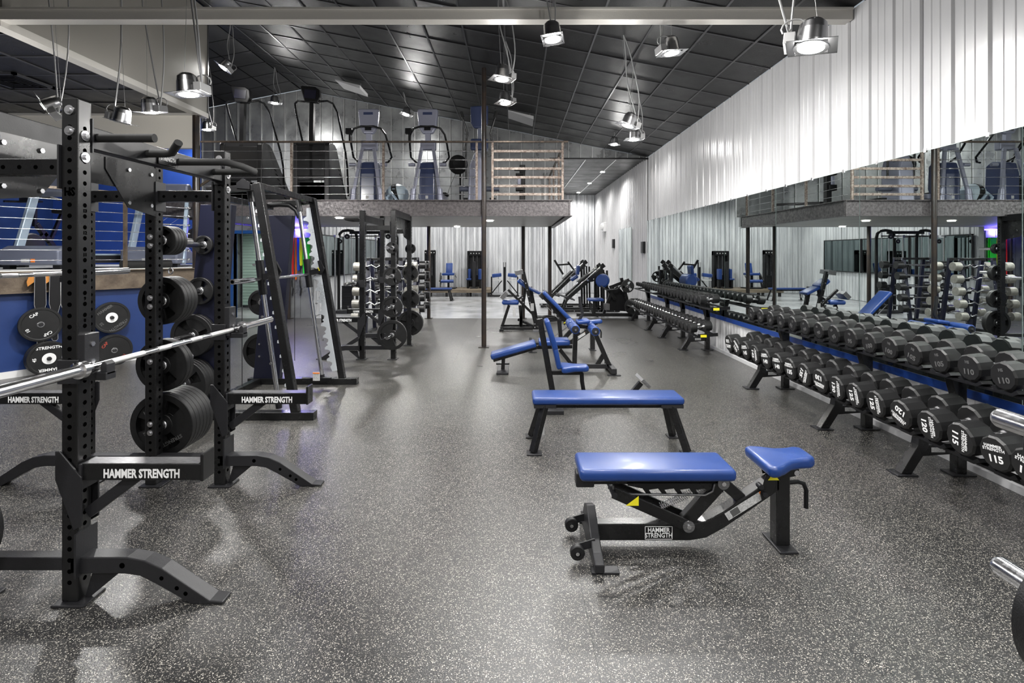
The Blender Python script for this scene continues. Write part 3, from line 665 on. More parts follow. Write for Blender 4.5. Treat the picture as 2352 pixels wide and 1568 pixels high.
# ------------------------------------------------------------------ power racks
def curved_foot(sx, yc):
    pr = [(0, .215), (.26, .215), (.34, .20), (.42, .165), (.64, .018), (.70, .012), (.70, .0), (.56, .0), (.39, .095), (.32, .13), (.25, .14), (0, .14)]
    return G().prism([(sx * a, b) for a, b in pr][::(1 if sx > 0 else -1)], (0, yc, 0), (1, 0, 0), (0, 0, 1), .076)
def jcup(t, x, sx, y, z, sgn):
    """cup holding a bar at height z, bar in front of the upright (x outwards)"""
    g = G().box((x + sx * .055, y - sgn * .0, z + .05), (.035, .082, .20)).box((x + sx * .10, y, z - .045), (.12, .06, .035))
    g.prism([(0, -.03), (.03, -.03), (.03, .02), (.015, .035), (0, .02)], (x + sx * .145 - .015, y, z - .01), (1, 0, 0), (0, 0, 1), .05)
    g.bar((x - .045, y - .047, z - .02), (x + .05 * sx, y - .047, z - .02), .012, .11).bar((x - .045, y + .047, z - .02), (x + .05 * sx, y + .047, z - .02), .012, .11)
    j = g.build('j_cup', 'dark', t, bevel=.003)
    b = G()
    for dz in (.10, .02): b.cyl((x + sx * .072, y, z + dz), (x + sx * .078, y, z + dz), .012, 6)
    b.build('bolt', 'bolt', j)
def arm(t, x, sx, y, z, face):
    L = .60
    g = G().bar((x + sx * .05, y, z), (x + sx * L, y, z), .076, .076)
    g.bar((x + sx * L, y, z + .022), (x + sx * (L + .014), y, z + .022), .09, .125, up=(0, 0, 1))
    a = g.build('spotter_arm', 'gloss', t, bevel=.004)
    G().bar((x + sx * .06, y, z + .0392), (x + sx * (L - .01), y, z + .0392), .074, .003).build('wear_strip', 'worn', a)
    g = G().bar((x + sx * .06, y, z - .2), (x + sx * .30, y, z - .02), .035, .05)
    for dy in (-.047, .047):
        g.prism([(-.055 * sx, .10), (-.035 * sx, .10), (.065 * sx, -.02), (.065 * sx, -.24), (.03 * sx, -.26), (-.055 * sx, -.03)][::(1 if sx < 0 else -1)], (x, y + dy, z), (1, 0, 0), (0, 0, 1), .010)
    g.bar((x + sx * .055, y - .05, z - .02), (x + sx * .055, y + .05, z - .02), .012, .12)
    g.build('bracket', 'dark', a, bevel=.003)
    text('HAMMER STRENGTH', .055, 'white', a, (x + sx * (L / 2 + .03), y + face * .0392, z - .008), (-face, 0, 0), (0, 0, 1), 'lettering', bold=.034, sx=.68)
def rack(root, double, H=2.315, arms=True, foot_sides=(1,), text_y=-1):
    xs = [0, -.475] + ([-.95] if double else [])
    fy = (-.588, .588); w = .076
    for x in xs:
        for y in fy:
            u = G().bb(x - w / 2, x + w / 2, y - w / 2, y + w / 2, .012, H).build('upright', 'gloss', root, bevel=.006)
            g = G()
            for k in range(42):
                z = .10 + k * .0508
                if z > H - .12: break
                g.cyl((x, y - w / 2 - .0006, z), (x, y - w / 2 + .001, z), .0105, 10)
                g.cyl((x + w / 2 + .0006, y, z), (x + w / 2 - .001, y, z), .0105, 10); g.cyl((x - w / 2 - .0006, y, z), (x - w / 2 + .001, y, z), .0105, 10)
            g.build('bolt_holes', 'hole', u, stuff=True)
            G().bb(x - .065, x + .085, y - .065, y + .065, 0, .012).build('base_plate', 'dark', root, bevel=.004)
    for y in fy:
        g = G().bb(xs[-1], 0, y - .03, y + .03, .15, .21); g.build('base_tube', 'dark', root, bevel=.004)
        for i in range(len(xs) - 1):
            a = xs[i + 1] + w / 2; b = xs[i] - w / 2
            cb = G().bb(a, b, y - .03, y + .03, 1.965, 2.04).build('cross_brace', 'gloss', root, bevel=.004)
            g = G()
            for k in range(5): xx = a + .05 + k * (b - a - .1) / 4; g.cyl((xx, y - .0308, 2.0), (xx, y - .029, 2.0), .010, 10)
            g.build('bolt_holes', 'hole', cb)
            g = G()
            for xx in (a + .005, b - .005): g.prism([(-.004, -.10), (.004, -.10), (.004, .10), (-.004, .10)], (xx, y, 2.0), (1, 0, 0), (0, 0, 1), .10)
            g.build('bracket', 'dark', root)
        curved_foot(1, y).build('curved_foot', 'dark', root, bevel=.005, label='curved flat steel foot reaching the floor')
        g = G().prism([(0, -.01), (.17, .13), (.04, .13)], (w / 2, y, 0.0), (1, 0, 0), (0, 0, 1), .012).bb(w / 2, w / 2 + .010, y - .06, y + .06, .13, .33)
        g.build('foot_gusset', 'dark', root)
        if double:
            g = curved_foot(-1, y); g.v = [(v[0] - .95, v[1], v[2]) for v in g.v]; g.build('curved_foot', 'dark', root, bevel=.005)
        g = G(); h = []
        for xx, zz in ((.24, .178), (.42, .12), (.49, .075), (.53, .05)): g.cyl((xx, y - .0385, zz), (xx, y - .037, zz), .010 if xx > .3 else .013, 10)
        g.build('bolt_holes', 'hole', root)
    # top beams along y, gussets, bolts
    for i, x in enumerate(xs):
        top = G().bb(x - .03, x + .03, fy[0] + w / 2, fy[1] - w / 2, 2.10, 2.205) if x in (0, -.95) else G().bb(x - .03, x + .03, fy[0] + w / 2, fy[1] - w / 2, 2.185, 2.29)
        tb = top.build('top_beam', 'black', root, bevel=.004)
        if x == -.475 or (not double and i == 1):
            g = G()
            for s in (1, -1):
                g.prism([(s * .55, 2.19), (s * .12, 2.19), (s * .12, 2.12), (s * .30, 1.90), (s * .55, 1.86)][::s], (x + .036, 0, 0), (0, 1, 0), (0, 0, 1), .006)
            g.prism([(-.50, 2.19), (.50, 2.19), (.50, 2.02), (-.50, 2.02)], (x + .030, 0, 0), (0, 1, 0), (0, 0, 1), .006).build('gusset_plate', 'gloss', root)
            g = G()
            for yy in (-.5, -.3, .3, .5):
                for zz in (2.14, 1.93): g.cyl((x + .038, yy, zz), (x + .05, yy, zz), .013, 6)
            g.build('bolt', 'bolt', root)
    for s, y in ((1, fy[0]), (-1, fy[1])):
        g = G()
        for xx, zz in ((0, 2.26), (0, 2.165)): g.cyl((xx, y - w / 2 - .012, zz), (xx, y - w / 2, zz), .013, 6).cyl((xx, y - w / 2 - .004, zz), (xx, y - w / 2, zz), .022, 14)
        for zz in (2.15, 2.05): g.cyl((w / 2, y, zz), (w / 2 + .014, y, zz), .013, 6).cyl((w / 2, y, zz), (w / 2 + .004, y, zz), .024, 14)
        g.build('bolt', 'bolt', root)
        g = G()
        for zz in (1.72, 1.66, 1.30, 1.24, .86, .43, .37):
            g.cyl((-.475, y - w / 2 - .014, zz), (-.475, y - w / 2, zz), .011, 6).cyl((-.475, y - w / 2 - .004, zz), (-.475, y - w / 2, zz), .02, 12)
        g.build('bolt', 'bolt', root)
        G().bb(-.04, .044, y + s * (w / 2 + .001) - .004, y + s * (w / 2 + .001) + .004, 2.08, 2.24).build('bracket', 'dark', root)
    # pull-up grips on the front beam
    foam = lambda pts, lb=None: G().tube(pts, .021, 12).build('pull_up_grip', 'foam', root)
    foam([(.03, -.50, 2.16), (.30, -.50, 2.16)])
    foam([(.03, -.17, 2.15), (.13, -.17, 2.15), (.16, -.17, 2.155), (.23, -.22, 2.20)])
    foam([(.03, .08, 2.15), (.10, .08, 2.15), (.29, .08, 2.15), (.31, .09, 2.15), (.33, .22, 2.15), (.31, .42, 2.15), (.29, .44, 2.15), (.03, .44, 2.15)])
    if double: foam([(-.98, -.50, 2.16), (-1.25, -.50, 2.16)]); foam([(-.98, .3, 2.16), (-1.25, .3, 2.16)])
    sg = G().box((.036, -.02, 2.145), (.006, .16, .07)).build('sign_plate', 'gloss', root)
    text('STRENGTH', .034, 'sticker', sg, (.0396, -.02, 2.145), (0, 1, 0), (0, 0, 1), bold=.02, sx=.75)
    if arms:
        for y in fy:
            arm(root, 0, 1, y, .605, -1 if text_y < 0 else 1)
            if double: arm(root, -.95, -1, y, .605, -1)
    # bar pegs
    for y, s in ((fy[0], -1), (fy[1], 1)):
        for z in (.385, .81, 1.27, 1.70):
            pg = G().cyl((-.475, y + s * w / 2, z), (-.475, y + s * (w / 2 + .05), z), .03, 14).cyl((-.475, y + s * (w / 2), z), (-.475, y + s * (w / 2 + .36), z), .0245, 18)
            pg.build('storage_peg', 'chrome', root)
# rack A: double rack in the foreground
ra = T('power_rack', 'large black double power rack filling the left foreground', 'power rack', (-2.03, 2.942, 0))
rack(ra, True)
text('HS', .052, 'hole', ra, (0, -.588 - .0385, 1.885), (1, 0, 0), (0, 0, 1), bold=.04, sx=.8)
for k, nmb in enumerate(('13', '12', '11', '10', '9', '8', '7', '6')):
    text(nmb, .022, 'hole', ra, (.0388, -.588, 1.80 - k * .1016 + .001), (0, 1, 0), (0, 0, 1), bold=.03)
for sx, x0 in ((1, 0), (-1, -.95)):
    for y in (-.588, .588): jcup(ra, x0, sx, y, 1.085 if sx > 0 else 1.47, 1)
w_ = ' of the double rack'
stack(-2.505, 3.60, .385, .225, 6, 1, 'in the lowest stack' + w_, txt=('HAMMER', 'STRENGTH', '45', None))
stack(-2.505, 3.60, .81, .185, 2, 1, 'in the second lowest stack' + w_, txt=('HAMMER', None, '35', None))
stack(-2.505, 3.60, 1.27, .17, 4, 1, 'in the second highest stack' + w_, txt=('HAMMER', None, '25', None))
stack(-2.505, 3.60, 1.70, .105, 4, 1, 'in the highest stack' + w_)
stack(-2.505, 2.27, .385, .225, 4, -1, 'at the left edge of the photo')
G().cyl((0, 0, 0), (0, 0, 0.001), .001, 4)
# barbells
def barbell(x, y0, z, label, L=2.18):
    t = T('barbell', label, 'barbell', (x, y0, z), group=None)
    G().cyl((0, .42, 0), (0, 1.76, 0), .0142, 16).build('shaft', 'chrome', t)
    G().cyl((0, .55, 0), (0, .80, 0), .0146, 16).cyl((0, .90, 0), (0, 1.0, 0), .0146, 16).cyl((0, 1.18, 0), (0, 1.28, 0), .0146, 16).cyl((0, 1.38, 0), (0, 1.63, 0), .0146, 16).build('knurling', 'knurl', t)
    for a, b, s in ((0, .42, 1), (1.76, 2.18, -1)):
        G().lathe([(0, .022), (.004, .025), (.416, .025), (.42, .025)] , (0, a, 0), (0, 1, 0), 22).build('sleeve', 'chrome', t)
        c = .42 if s > 0 else 1.76
        G().lathe([(-.018, .030), (-.014, .039), (.014, .039), (.018, .030), (.03 * s, .022)][:4], (0, c - s * .002, 0), (0, 1, 0), 24).cyl((0, c + s * .015, 0), (0, c + s * .04, 0), .028, 20).build('collar', 'chrome', t)
    return t
barbell(-1.93, 1.84, 1.085, 'long bright chrome barbell in the foreground resting on the rack cups')
barbell(-3.08, 1.86, 1.47, 'second chrome barbell racked behind the nearest upright at eye level')
# carabiner hanging on plate
t = T('carabiner', 'small steel carabiner on top of the second highest plate stack', 'carabiner', (-2.505, 3.70, 1.478))
G().tube([(.016 * math.cos(q), 0, .022 * math.sin(q)) for q in [i * PI / 8 for i in range(17)]], .004, 6).build('loop', 'bolt', t)

# rack B: mid room half rack, faces left
rb_ = T('power_rack', 'black half rack in the middle of the room, loaded with grip plates', 'power rack', (-2.31, 8.33, 0), PI)
rack(rb_, False, 2.27, text_y=1)
jcup(rb_, 0, 1, -.588, 1.17, 1); jcup(rb_, 0, 1, .588, 1.17, 1)
barbell(-2.41, 7.24, 1.17, 'barbell on the half rack in the middle of the room')
wb = ['mid-room half rack, near side', 'mid-room half rack, far side']
for (z, r) in ((.385, .225), (.81, .16), (1.27, .14), (1.70, .09)):
    nme = {.385: 'lowest', .81: 'second lowest', 1.27: 'second highest', 1.70: 'highest'}[z]
    plate((-1.835, 7.645, z), r, 'black grip plate on the %s peg of the %s' % (nme, wb[0]), 'grip', 'grip plates on the half rack', spin=.4)
    stack(-1.835, 8.97, z, r if z > .4 else .225, 2, 1, 'on the %s peg of the %s' % (nme, wb[1]))

# ------------------------------------------------------------------ smith machine
sm = T('smith_machine', 'tall black smith machine with chrome guide rods and silver notched plates', 'smith machine', (-2.4, 5.6, 0))
def W_(g, n, m, **k): return g.build(n, m, sm, world=True, **k)
for y in (4.93, 6.27):
    W_(G().bb(-3.27, -1.93, y - .05, y + .05, .0, .075), 'base_rail', 'gloss', bevel=.004)
    W_(G().bar((-2.12, y, .07), (-2.49, y, 2.29), .075, .075, up=(0, 1, 0)), 'upright', 'gloss', bevel=.006)
    sgn = 1 if y < 5.5 else -1; yr = y + sgn * .10
    W_(G().cyl((-2.33, yr, .10), (-2.62, yr, 2.2), .023, 14), 'guide_rod', 'chrome')
    W_(G().cyl((-2.60, yr, 2.12), (-2.625, yr, 2.26), .03, 14).cyl((-2.33, yr, .075), (-2.335, yr, .14), .03, 14), 'rod_clamp', 'dark')
    # notched plate in the upright's plane
    d = Vector((-.37, 0, 2.22)).normalized(); s_ = Vector((-d.z, 0, d.x))
    o = Vector((-2.135 if y < 5.5 else -2.16, yr - sgn * .03, .18)); poly = [(0, 0), (0, 2.02), (.045, 2.02)]
    n = 13
    for k in range(n):
        b0 = 1.92 - k * .145
        poly += [(.06, b0), (.10, b0 - .02), (.105, b0 - .045), (.07, b0 - .055), (.045, b0 - .075), (.05, b0 - .10), (.075, b0 - .12)]
    poly += [(.06, 0)]
    W_(G().prism(poly, o, s_, d, .008), 'notched_plate', 'laser')
    W_(G().bar((-2.49, y, 2.25), (-2.98, y, 2.22), .05, .06), 'top_tube', 'gloss', bevel=.004)
    W_(G().prism([(-.06, -.02), (.07, -.03), (.07, .035), (0, .075), (-.06, .03)], (-2.62, y - .03, 2.26), (1, 0, 0), (0, 0, 1), .012), 'pulley_bracket', 'black')
    # tapered storage column
    W_(G().prism([(-3.20, .075), (-2.88, .075), (-2.72, 2.08), (-3.02, 2.08)], (0, y, 0), (1, 0, 0), (0, 0, 1), .10), 'shroud', 'navy', bevel=.006)
    b = G()
    for xx, zz in ((-2.34, .55), (-2.42, 1.0), (-2.50, 1.5), (-2.56, 1.95), (-3.12, .35), (-3.12, .5), (-3.02, 1.3)): b.cyl((xx, y - .06, zz), (xx, y - .05, zz), .012, 8)
    W_(b, 'bolt', 'bolt')
    # carriage on rod
    zc_ = 1.37; xr = -2.33 + (zc_ - .10) / 2.1 * -.29
    W_(G().cyl((xr + .02, yr, zc_ - .17), (xr - .02, yr, zc_ + .17), .038, 16).bar((xr, yr, zc_), (xr + .14, yr, zc_ + .03), .05, .06), 'carriage', 'black')
    W_(G().prism([(0, 0), (.06, -.02), (.10, .06), (.05, .16), (.02, .15), (.04, .06)], (xr + .10, yr, zc_), (1, 0, 0), (0, 0, 1), .03), 'safety_hook', 'black')
    W_(G().prism([(-.022, -.018), (.022, -.018), (0, .024)], (xr + .13, yr - .017, zc_ + .05), (1, 0, 0), (0, 0, 1), .002), 'warning_label', 'yellow')
W_(G().cyl((-2.50, 4.50, 1.355), (-2.50, 6.75, 1.355), .0155, 16), 'bar', 'chrome')
W_(G().cyl((-2.50, 4.50, 1.355), (-2.50, 4.86, 1.355), .025, 20).cyl((-2.50, 6.42, 1.355), (-2.50, 6.75, 1.355), .025, 20), 'sleeve', 'chrome')
W_(G().bar((-2.50, 4.93, 2.27), (-2.50, 6.27, 2.27), .06, .06), 'top_cross_tube', 'gloss', bevel=.004)
W_(G().bar((-3.0, 4.93, 2.18), (-3.0, 6.27, 2.18), .06, .06), 'top_cross_tube', 'gloss', bevel=.004)
W_(G().bar((-3.15, 4.93, .04), (-3.15, 6.27, .04), .08, .075), 'base_rail', 'gloss', bevel=.004)
W_(G().tube([(-2.62, 6.2, 2.05), (-2.66, 6.2, 2.14), (-2.74, 6.2, 2.20), (-2.86, 6.2, 2.21), (-3.0, 6.2, 2.2)], .03, 10), 'curved_arm', 'black')
W_(G().bar((-2.2, 6.1, .10), (-2.44, 6.1, .10), .04, .035).cyl((-2.44, 6.1, .10), (-2.54, 6.1, .10), .022, 10), 'safety_stop', 'black')
W_(G().bb(-2.40, -2.32, 6.055, 6.065, .09, .19), 'warning_label', 'sticker'); W_(G().bb(-2.40, -2.32, 6.05, 6.056, .175, .19), 'warning_label', 'orange')
W_(G().cyl((-2.68, 5.0, 2.2), (-2.68, 5.0, .3), .004, 6).cyl((-2.68, 6.2, 2.2), (-2.68, 6.2, .3), .004, 6), 'cable', 'dark')
for (z, r, n, xx) in ((.39, .225, 4, -3.08), (.83, .2, 2, -3.05), (1.25, .13, 1, -3.0), (1.69, .09, 1, -2.97)):
    W_(G().cyl((xx, 4.88, z), (xx, 4.52, z), .0245, 16), 'storage_peg', 'chrome')
    nme = {.39: 'lowest', .83: 'second lowest', 1.25: 'second highest', 1.69: 'highest'}[z]
    stack(xx, 4.87, z, r, n, -1, 'on the %s peg of the near smith machine shroud' % nme, txt=('HAMMER', None, None, None) if r > .2 else None)
for z, r in ((.39, .225), (1.0, .16)):
    W_(G().cyl((-3.16, 6.32, z), (-3.16, 6.6, z), .0245, 16), 'storage_peg', 'chrome')
    stack(-3.16, 6.325, z, r, 2, 1, 'behind the far smith machine shroud, %s peg' % ('lower' if z < .5 else 'upper'))

# ------------------------------------------------------------------ dumbbells (axis along local x, front head towards -x)
_dm = {}
def dmesh(r, L, hl, n, hm='urethane'):
    k = (round(r, 3), round(L, 3), hm)
    if k in _dm: return _dm[k]
    c = .012 * r / .1
    def head(s):
        a = -s * L / 2
        return G().lathe([(0, r * .62), (0, r * .90), (c, r), (hl - c, r), (hl, r * .88), (hl, r * .3)], (a, 0, 0), (s, 0, 0), n, n < 20, PI / n).mesh('head', hm)
    h = G().lathe([(0, .024), (.02, .019), (.03, .0155), (L / 2 - hl, .0175), (L - 2 * hl - .03, .0155), (L - 2 * hl - .02, .019), (L - 2 * hl, .024)], (-L / 2 + hl, 0, 0), (1, 0, 0), 16).mesh('handle', 'chrome')
    _dm[k] = (head(1), head(-1), h); return _dm[k]
def dumbbell(c, r, L, hl, n, tilt, label, group, num=None, ang=0., tm='white', spin=0.):
    t = T('dumbbell', label, 'dumbbell', c, group=group, rot=(0, -tilt, 0))
    a, b, h = dmesh(r, L, hl, n)
    put(a, 'head', t, rot=(spin, 0, 0)); put(b, 'head', t, rot=(spin, 0, 0)); put(h, 'handle', t)
    if num:
        R = Matrix.Rotation(ang, 3, 'X')            # text plane faces -x: right = -y, up = z
        rt = R @ Vector((0, -1, 0)); u = R @ Vector((0, 0, 1)); f = Vector((-L / 2 - .0015, 0, 0))
        if num != '' : text(num, r * .55, tm, t, f - u * r * .30, rt, u, 'lettering', bold=.03, sx=1.15)
        if tm == 'white': text('HAMMER\nSTRENGTH', r * .235, tm, t, f + u * r * .32, rt, u, 'lettering', bold=.015, sx=1.15)
        else: text('HS', r * .3, tm, t, f + u * r * .42, rt, u, 'lettering', bold=.03)
    return t
def ordn(k):
    return ['nearest', 'second nearest', 'third nearest', 'fourth nearest', 'fifth nearest', 'sixth nearest', 'seventh nearest', 'eighth nearest', 'ninth nearest', 'tenth nearest', 'eleventh nearest', 'twelfth nearest', 'thirteenth nearest', 'fourteenth nearest', 'fifteenth nearest', 'sixteenth nearest', 'seventeenth nearest', 'eighteenth nearest', 'nineteenth nearest', 'twentieth nearest'][k] if k < 20 else '%dth nearest' % (k + 1)
D = math.radians
lows = [(2.62, '110', D(10)), (2.80, '115', D(-8)), (3.02, '115', D(97)), (3.25, '120', D(88)), (3.49, '120', D(205)), (3.73, '125', D(86)), (3.96, '125', D(84)), (4.18, '130', D(95)), (4.41, '130', D(183)), (4.65, '135', D(118)), (4.89, '135', D(-4)), (5.12, '140', D(-6)), (5.36, '140', D(-8)), (5.60, '145', D(92)), (5.83, '145', D(-10)), (6.06, '150', D(40)), (6.28, '150', D(175))]
for k, (y, num, ang) in enumerate(lows):
    r = .098 if y < 4.3 else .104
    dumbbell((2.86, y, .523), r, .41, .145, 12, D(7), 'black twelve-sided dumbbell marked %s, %s on the lower tier of the near rack' % (num, ordn(k)), 'big dumbbells on the near rack lower tier', num, ang, spin=ang * .5)
upn = ['110', '110', '105', '105', '100', '100', '95', '95', '90', '90', '85', '85', '80', '80', '75', '75']
for k in range(15):
    y = 2.99 + k * .2265
    dumbbell((3.055, y, .895), .085 if k < 8 else .080, .345, .105, 12, D(5), 'dark dumbbell, %s on the upper tier of the near rack' % ordn(k), 'dumbbells on the near rack upper tier', upn[k], random.uniform(-1, 1) * .6, 'grayprint', spin=random.random())
for k in range(24):
    y = 7.67 + k * .187
    dumbbell((2.82, y, .505), .074 - .0011 * k, .33 - .004 * k, .105 - .0015 * k, 20, D(7), 'round black dumbbell, %s on the lower tier of the far rack' % ordn(k), 'round dumbbells on the far rack lower tier')
for k in range(24):
    y = 7.85 + k * .183
    dumbbell((3.02, y, .905), .072 - .0012 * k, .30 - .004 * k, .10 - .0015 * k, 20, D(5), 'round black dumbbell, %s on the upper tier of the far rack' % ordn(k), 'round dumbbells on the far rack upper tier')
def drack(label, y0, y1, legs, saddles, r1, r2):
    t = T('dumbbell_rack', label, 'dumbbell rack', (3.0, (y0 + y1) / 2, 0))
    def W2(g, n, m, **k): return g.build(n, m, t, world=True, **k)
    for y in legs:
        W2(G().prism([(2.80, .012), (2.88, .012), (3.00, .20), (3.025, .36), (3.05, .42), (2.95, .42), (2.95, .36), (2.925, .22)], (0, y, 0), (1, 0, 0), (0, 0, 1), .07), 'front_leg', 'gloss', bevel=.004)
        W2(G().bb(3.21, 3.28, y - .035, y + .035, .012, .80).prism([(3.21, .55), (3.28, .55), (3.20, .84), (3.13, .84)], (0, y, 0), (1, 0, 0), (0, 0, 1), .07), 'rear_leg', 'gloss', bevel=.004)
        W2(G().bar((2.93, y, .17), (3.22, y, .19), .045, .075), 'cross_tube', 'gloss', bevel=.004)
        W2(G().bb(3.03, 3.13, y - .024, y - .0235, .165, .20), 'label_sticker', 'sticker')
        W2(G().bb(2.76, 2.91, y - .06, y + .06, 0, .012).bb(3.16, 3.33, y - .06, y + .06, 0, .012), 'foot_plate', 'dark', bevel=.003)
        W2(G().bar((2.90, y, .365), (3.24, y, .41), .06, .035).bar((2.93, y, .775), (3.24, y, .80), .06, .03), 'tier_bracket', 'gloss')
    for nm_, xa, xb, z, dz in (('lower_tray', 2.72, 3.04, .385, .045), ('upper_tray', 2.91, 3.22, .785, .032)):
        g = G()
        for f_ in (.12, .85): xx = xa + (xb - xa) * f_; zz = z + dz * (f_ - .5); g.bar((xx, y0, zz), (xx, y1, zz), .055, .018)
        s_ = W2(g, nm_, 'black', bevel=.002)
        g = G().bar((xa + .02, y0 - .003, z), (xb, y0 - .003, z + dz * .5), .012, .05); W2(g, 'end_cap', 'black')
        W2(G().bb(xa + .06, xa + .15, y0 - .012, y0 - .0095, z - .02, z + .018), 'label_sticker', 'sticker' if saddles else 'yellow')
    if saddles:
        for (y, _, _) in lows:
            g = G()
            for xx, rr in ((2.735, .104), (2.985, .104)): g.prism([(-.07, .012), (-.085, -.006), (-.045, -.03), (.045, -.03), (.085, -.006), (.07, .012), (.04, -.012), (-.04, -.012)], (xx, y, .415 + (xx - 2.86) * .12), (0, 1, 0), (0, 0, 1), .07)
            W2(g, 'saddle', 'black')
        for k in range(15):
            y = 2.99 + k * .2265; g = G()
            for xx in (2.93, 3.17): g.prism([(-.07, .014), (-.085, -.004), (-.045, -.026), (.045, -.026), (.085, -.004), (.07, .014), (.04, -.010), (-.04, -.010)], (xx, y, .812 + (xx - 3.05) * .09), (0, 1, 0), (0, 0, 1), .07)
            W2(g, 'saddle', 'black')
drack('near two tier black dumbbell rack with plastic saddles along the mirror', 2.3, 6.42, (2.55, 3.70, 4.66, 6.06), True, 0, 0)
drack('far two tier black dumbbell rack with round dumbbells along the mirror', 7.55, 12.3, (8.5, 9.72, 10.7, 12.2), False, 0, 0)
# ------------------------------------------------------------------ benches
def pad(par, c, dims, R=None, name='pad', bev=.022, poly=None):
    if poly is None: g = G().box(c, dims, R)
    else:
        th = dims; u, v = (R @ Vector((1, 0, 0)), R @ Vector((0, 1, 0))) if R else (Vector((1, 0, 0)), Vector((0, 1, 0)))
        g = G().prism(poly, c, u, v, th)
    o = g.build(name, 'blue', par, bevel=bev, seg=4, smooth=True)
    # sewn seam around the top edge
    if poly is None:
        R_ = R or Matrix.Identity(3); hx, hy, hz = dims[0] / 2 - bev * .45, dims[1] / 2 - bev * .45, dims[2] / 2 - bev * .30
        q = bev * .9
        loop = [(hx - q, hy), (-hx + q, hy), (-hx, hy - q), (-hx, -hy + q), (-hx + q, -hy), (hx - q, -hy), (hx, -hy + q), (hx, hy - q), (hx - q, hy)]
        pts = [Vector(c) + R_ @ Vector((a, b, hz)) for a, b in loop]
        G().tube(pts, .0022, 6, False).build('seam', 'bluedk', o)
    return o
Rx = lambda a: Matrix.Rotation(a, 3, 'X'); Ry = lambda a: Matrix.Rotation(a, 3, 'Y')
def plate_foot(g, x, y, dx=.06, dy=.06): g.bb(x - dx, x + dx, y - dy, y + dy, 0, .01); return g
SEAT = [(0, -.15), (.04, -.162), (.09, -.135), (.145, -.095), (.20, -.085), (.255, -.092), (.29, -.065), (.29, .065), (.255, .092), (.20, .085), (.145, .095), (.09, .135), (.04, .162), (0, .15)]
def adj_bench(label, loc, back=0., rz=0.):
    """adjustable bench: head end towards -x, seat towards +x; back = raise angle of the back pad"""
    t = T('adjustable_bench', label, 'bench', loc, rz, group='adjustable benches'); B = lambda g, n, m='gloss', **k: g.build(n, m, t, **k)
    # floor beam that rises to the seat post
    path = [(-.36, .085), (.15, .085), (.24, .10), (.34, .155), (.64, .36)]
    g = G(); hw = .036
    top = [(x, z + .045) for x, z in path]; bot = [(x, z - .045) for x, z in path]
    g.prism(bot + top[::-1], (0, 0, 0), (1, 0, 0), (0, 0, 1), .075)
    mb = B(g, 'main_beam', bevel=.005)
    B(G().bar((.66, 0, .012), (.66, 0, .40), .075, .075, up=(0, 1, 0)), 'seat_post', bevel=.005)
    B(G().bb(.61, .71, -.10, .10, 0, .012), 'foot_plate', 'dark', bevel=.003)
    # head end stabiliser with plates and wheels
    B(G().prism([(-.27, .0), (.27, .0), (.27, .05), (.20, .07), (.12, .17), (.04, .20), (-.04, .16), (-.10, .12), (-.2, .07), (-.27, .05)], (-.38, 0, 0), (0, 1, 0), (0, 0, 1), .05), 'stabiliser', 'dark', bevel=.006)
    B(G().bb(-.42, -.28, -.27, -.21, 0, .012).bb(-.42, -.28, .21, .27, 0, .012), 'foot_plate', 'dark', bevel=.003)
    for y in (-.17, .10):
        w = B(G()._ring(Vector((-.48, y, .055)), (0, 1, 0), .018, .038, .03, 20), 'wheel', 'rubber')
        G().cyl((-.48, y - .02, .055), (-.48, y + .02, .055), .010, 8).build('axle', 'bolt', w); G().lathe([(-.008, .028), (.008, .028)], (-.48, y, .055), (0, 1, 0), 16).build('hub', 'dark', w)
        B(G().bar((-.48, y + .03, .06), (-.38, y + .03, .09), .008, .04), 'wheel_bracket', 'dark')
    # seat pad and its cradle
    sd = pad(t, (.53, 0, .455), .06, Ry(-.10), 'seat_pad', .022, SEAT)
    B(G().bar((.58, -.045, .40), (.74, -.045, .43), .008, .06).bar((.58, .045, .40), (.74, .045, .43), .008, .06).prism([(0, 0), (.06, 0), (.06, -.03), (.03, -.10), (-.02, -.14), (-.03, -.10)], (.56, -.045, .40), (1, 0, 0), (0, 0, 1), .008), 'seat_bracket', bevel=.002)
    B(G().cyl((.725, -.055, .415), (.725, .055, .415), .015, 12), 'pivot_bolt', 'bolt')
    B(G().cyl((.53, -.06, .34), (.53, -.02, .34), .014, 10).cyl((.55, -.07, .30), (.55, -.02, .30), .012, 10), 'pop_pin', 'dark')
    B(G().tube([(.70, 0, .34), (.76, 0, .345), (.79, 0, .335), (.805, 0, .30), (.805, 0, .20)], .012, 10), 'handle', 'black')
    B(G().prism([(-.03, -.02), (.03, -.02), (0, .022)], (.60, -.0505, .365 + .03), (1, 0, 0), (0, 0, 1), .001), 'warning_label', 'yellow')
    # back pad
    H = Vector((.33, 0, .355)); Rb = Ry(back)
    def bp(x, y, z): return H + Rb @ Vector((x, y, z))
    pc = H + Rb @ Vector((-.375, 0, .075)); pad(t, pc, (.83, .265, .065), Rb, 'back_pad', .024)
    g = G().bar(bp(.0, 0, .015), bp(-.78, 0, .015), .07, .05, up=Rb @ Vector((0, 0, 1))); B(g, 'back_frame', bevel=.004)
    g = G().bar(bp(-.70, 0, .012), bp(-.80, 0, .012), .078, .078, up=Rb @ Vector((0, 0, 1))); B(g, 'end_cap', 'dark', bevel=.008)
    lad = [(0, .0), (-.52, .0), (-.52, -.012)]
    for k in range(5): x0 = -.44 + k * .085; lad += [(x0, -.028), (x0 + .02, -.055), (x0 + .05, -.058), (x0 + .035, -.035)]
    lad += [(0, -.05)]
    u_ = Rb @ Vector((1, 0, 0)); v_ = Rb @ Vector((0, 0, 1))
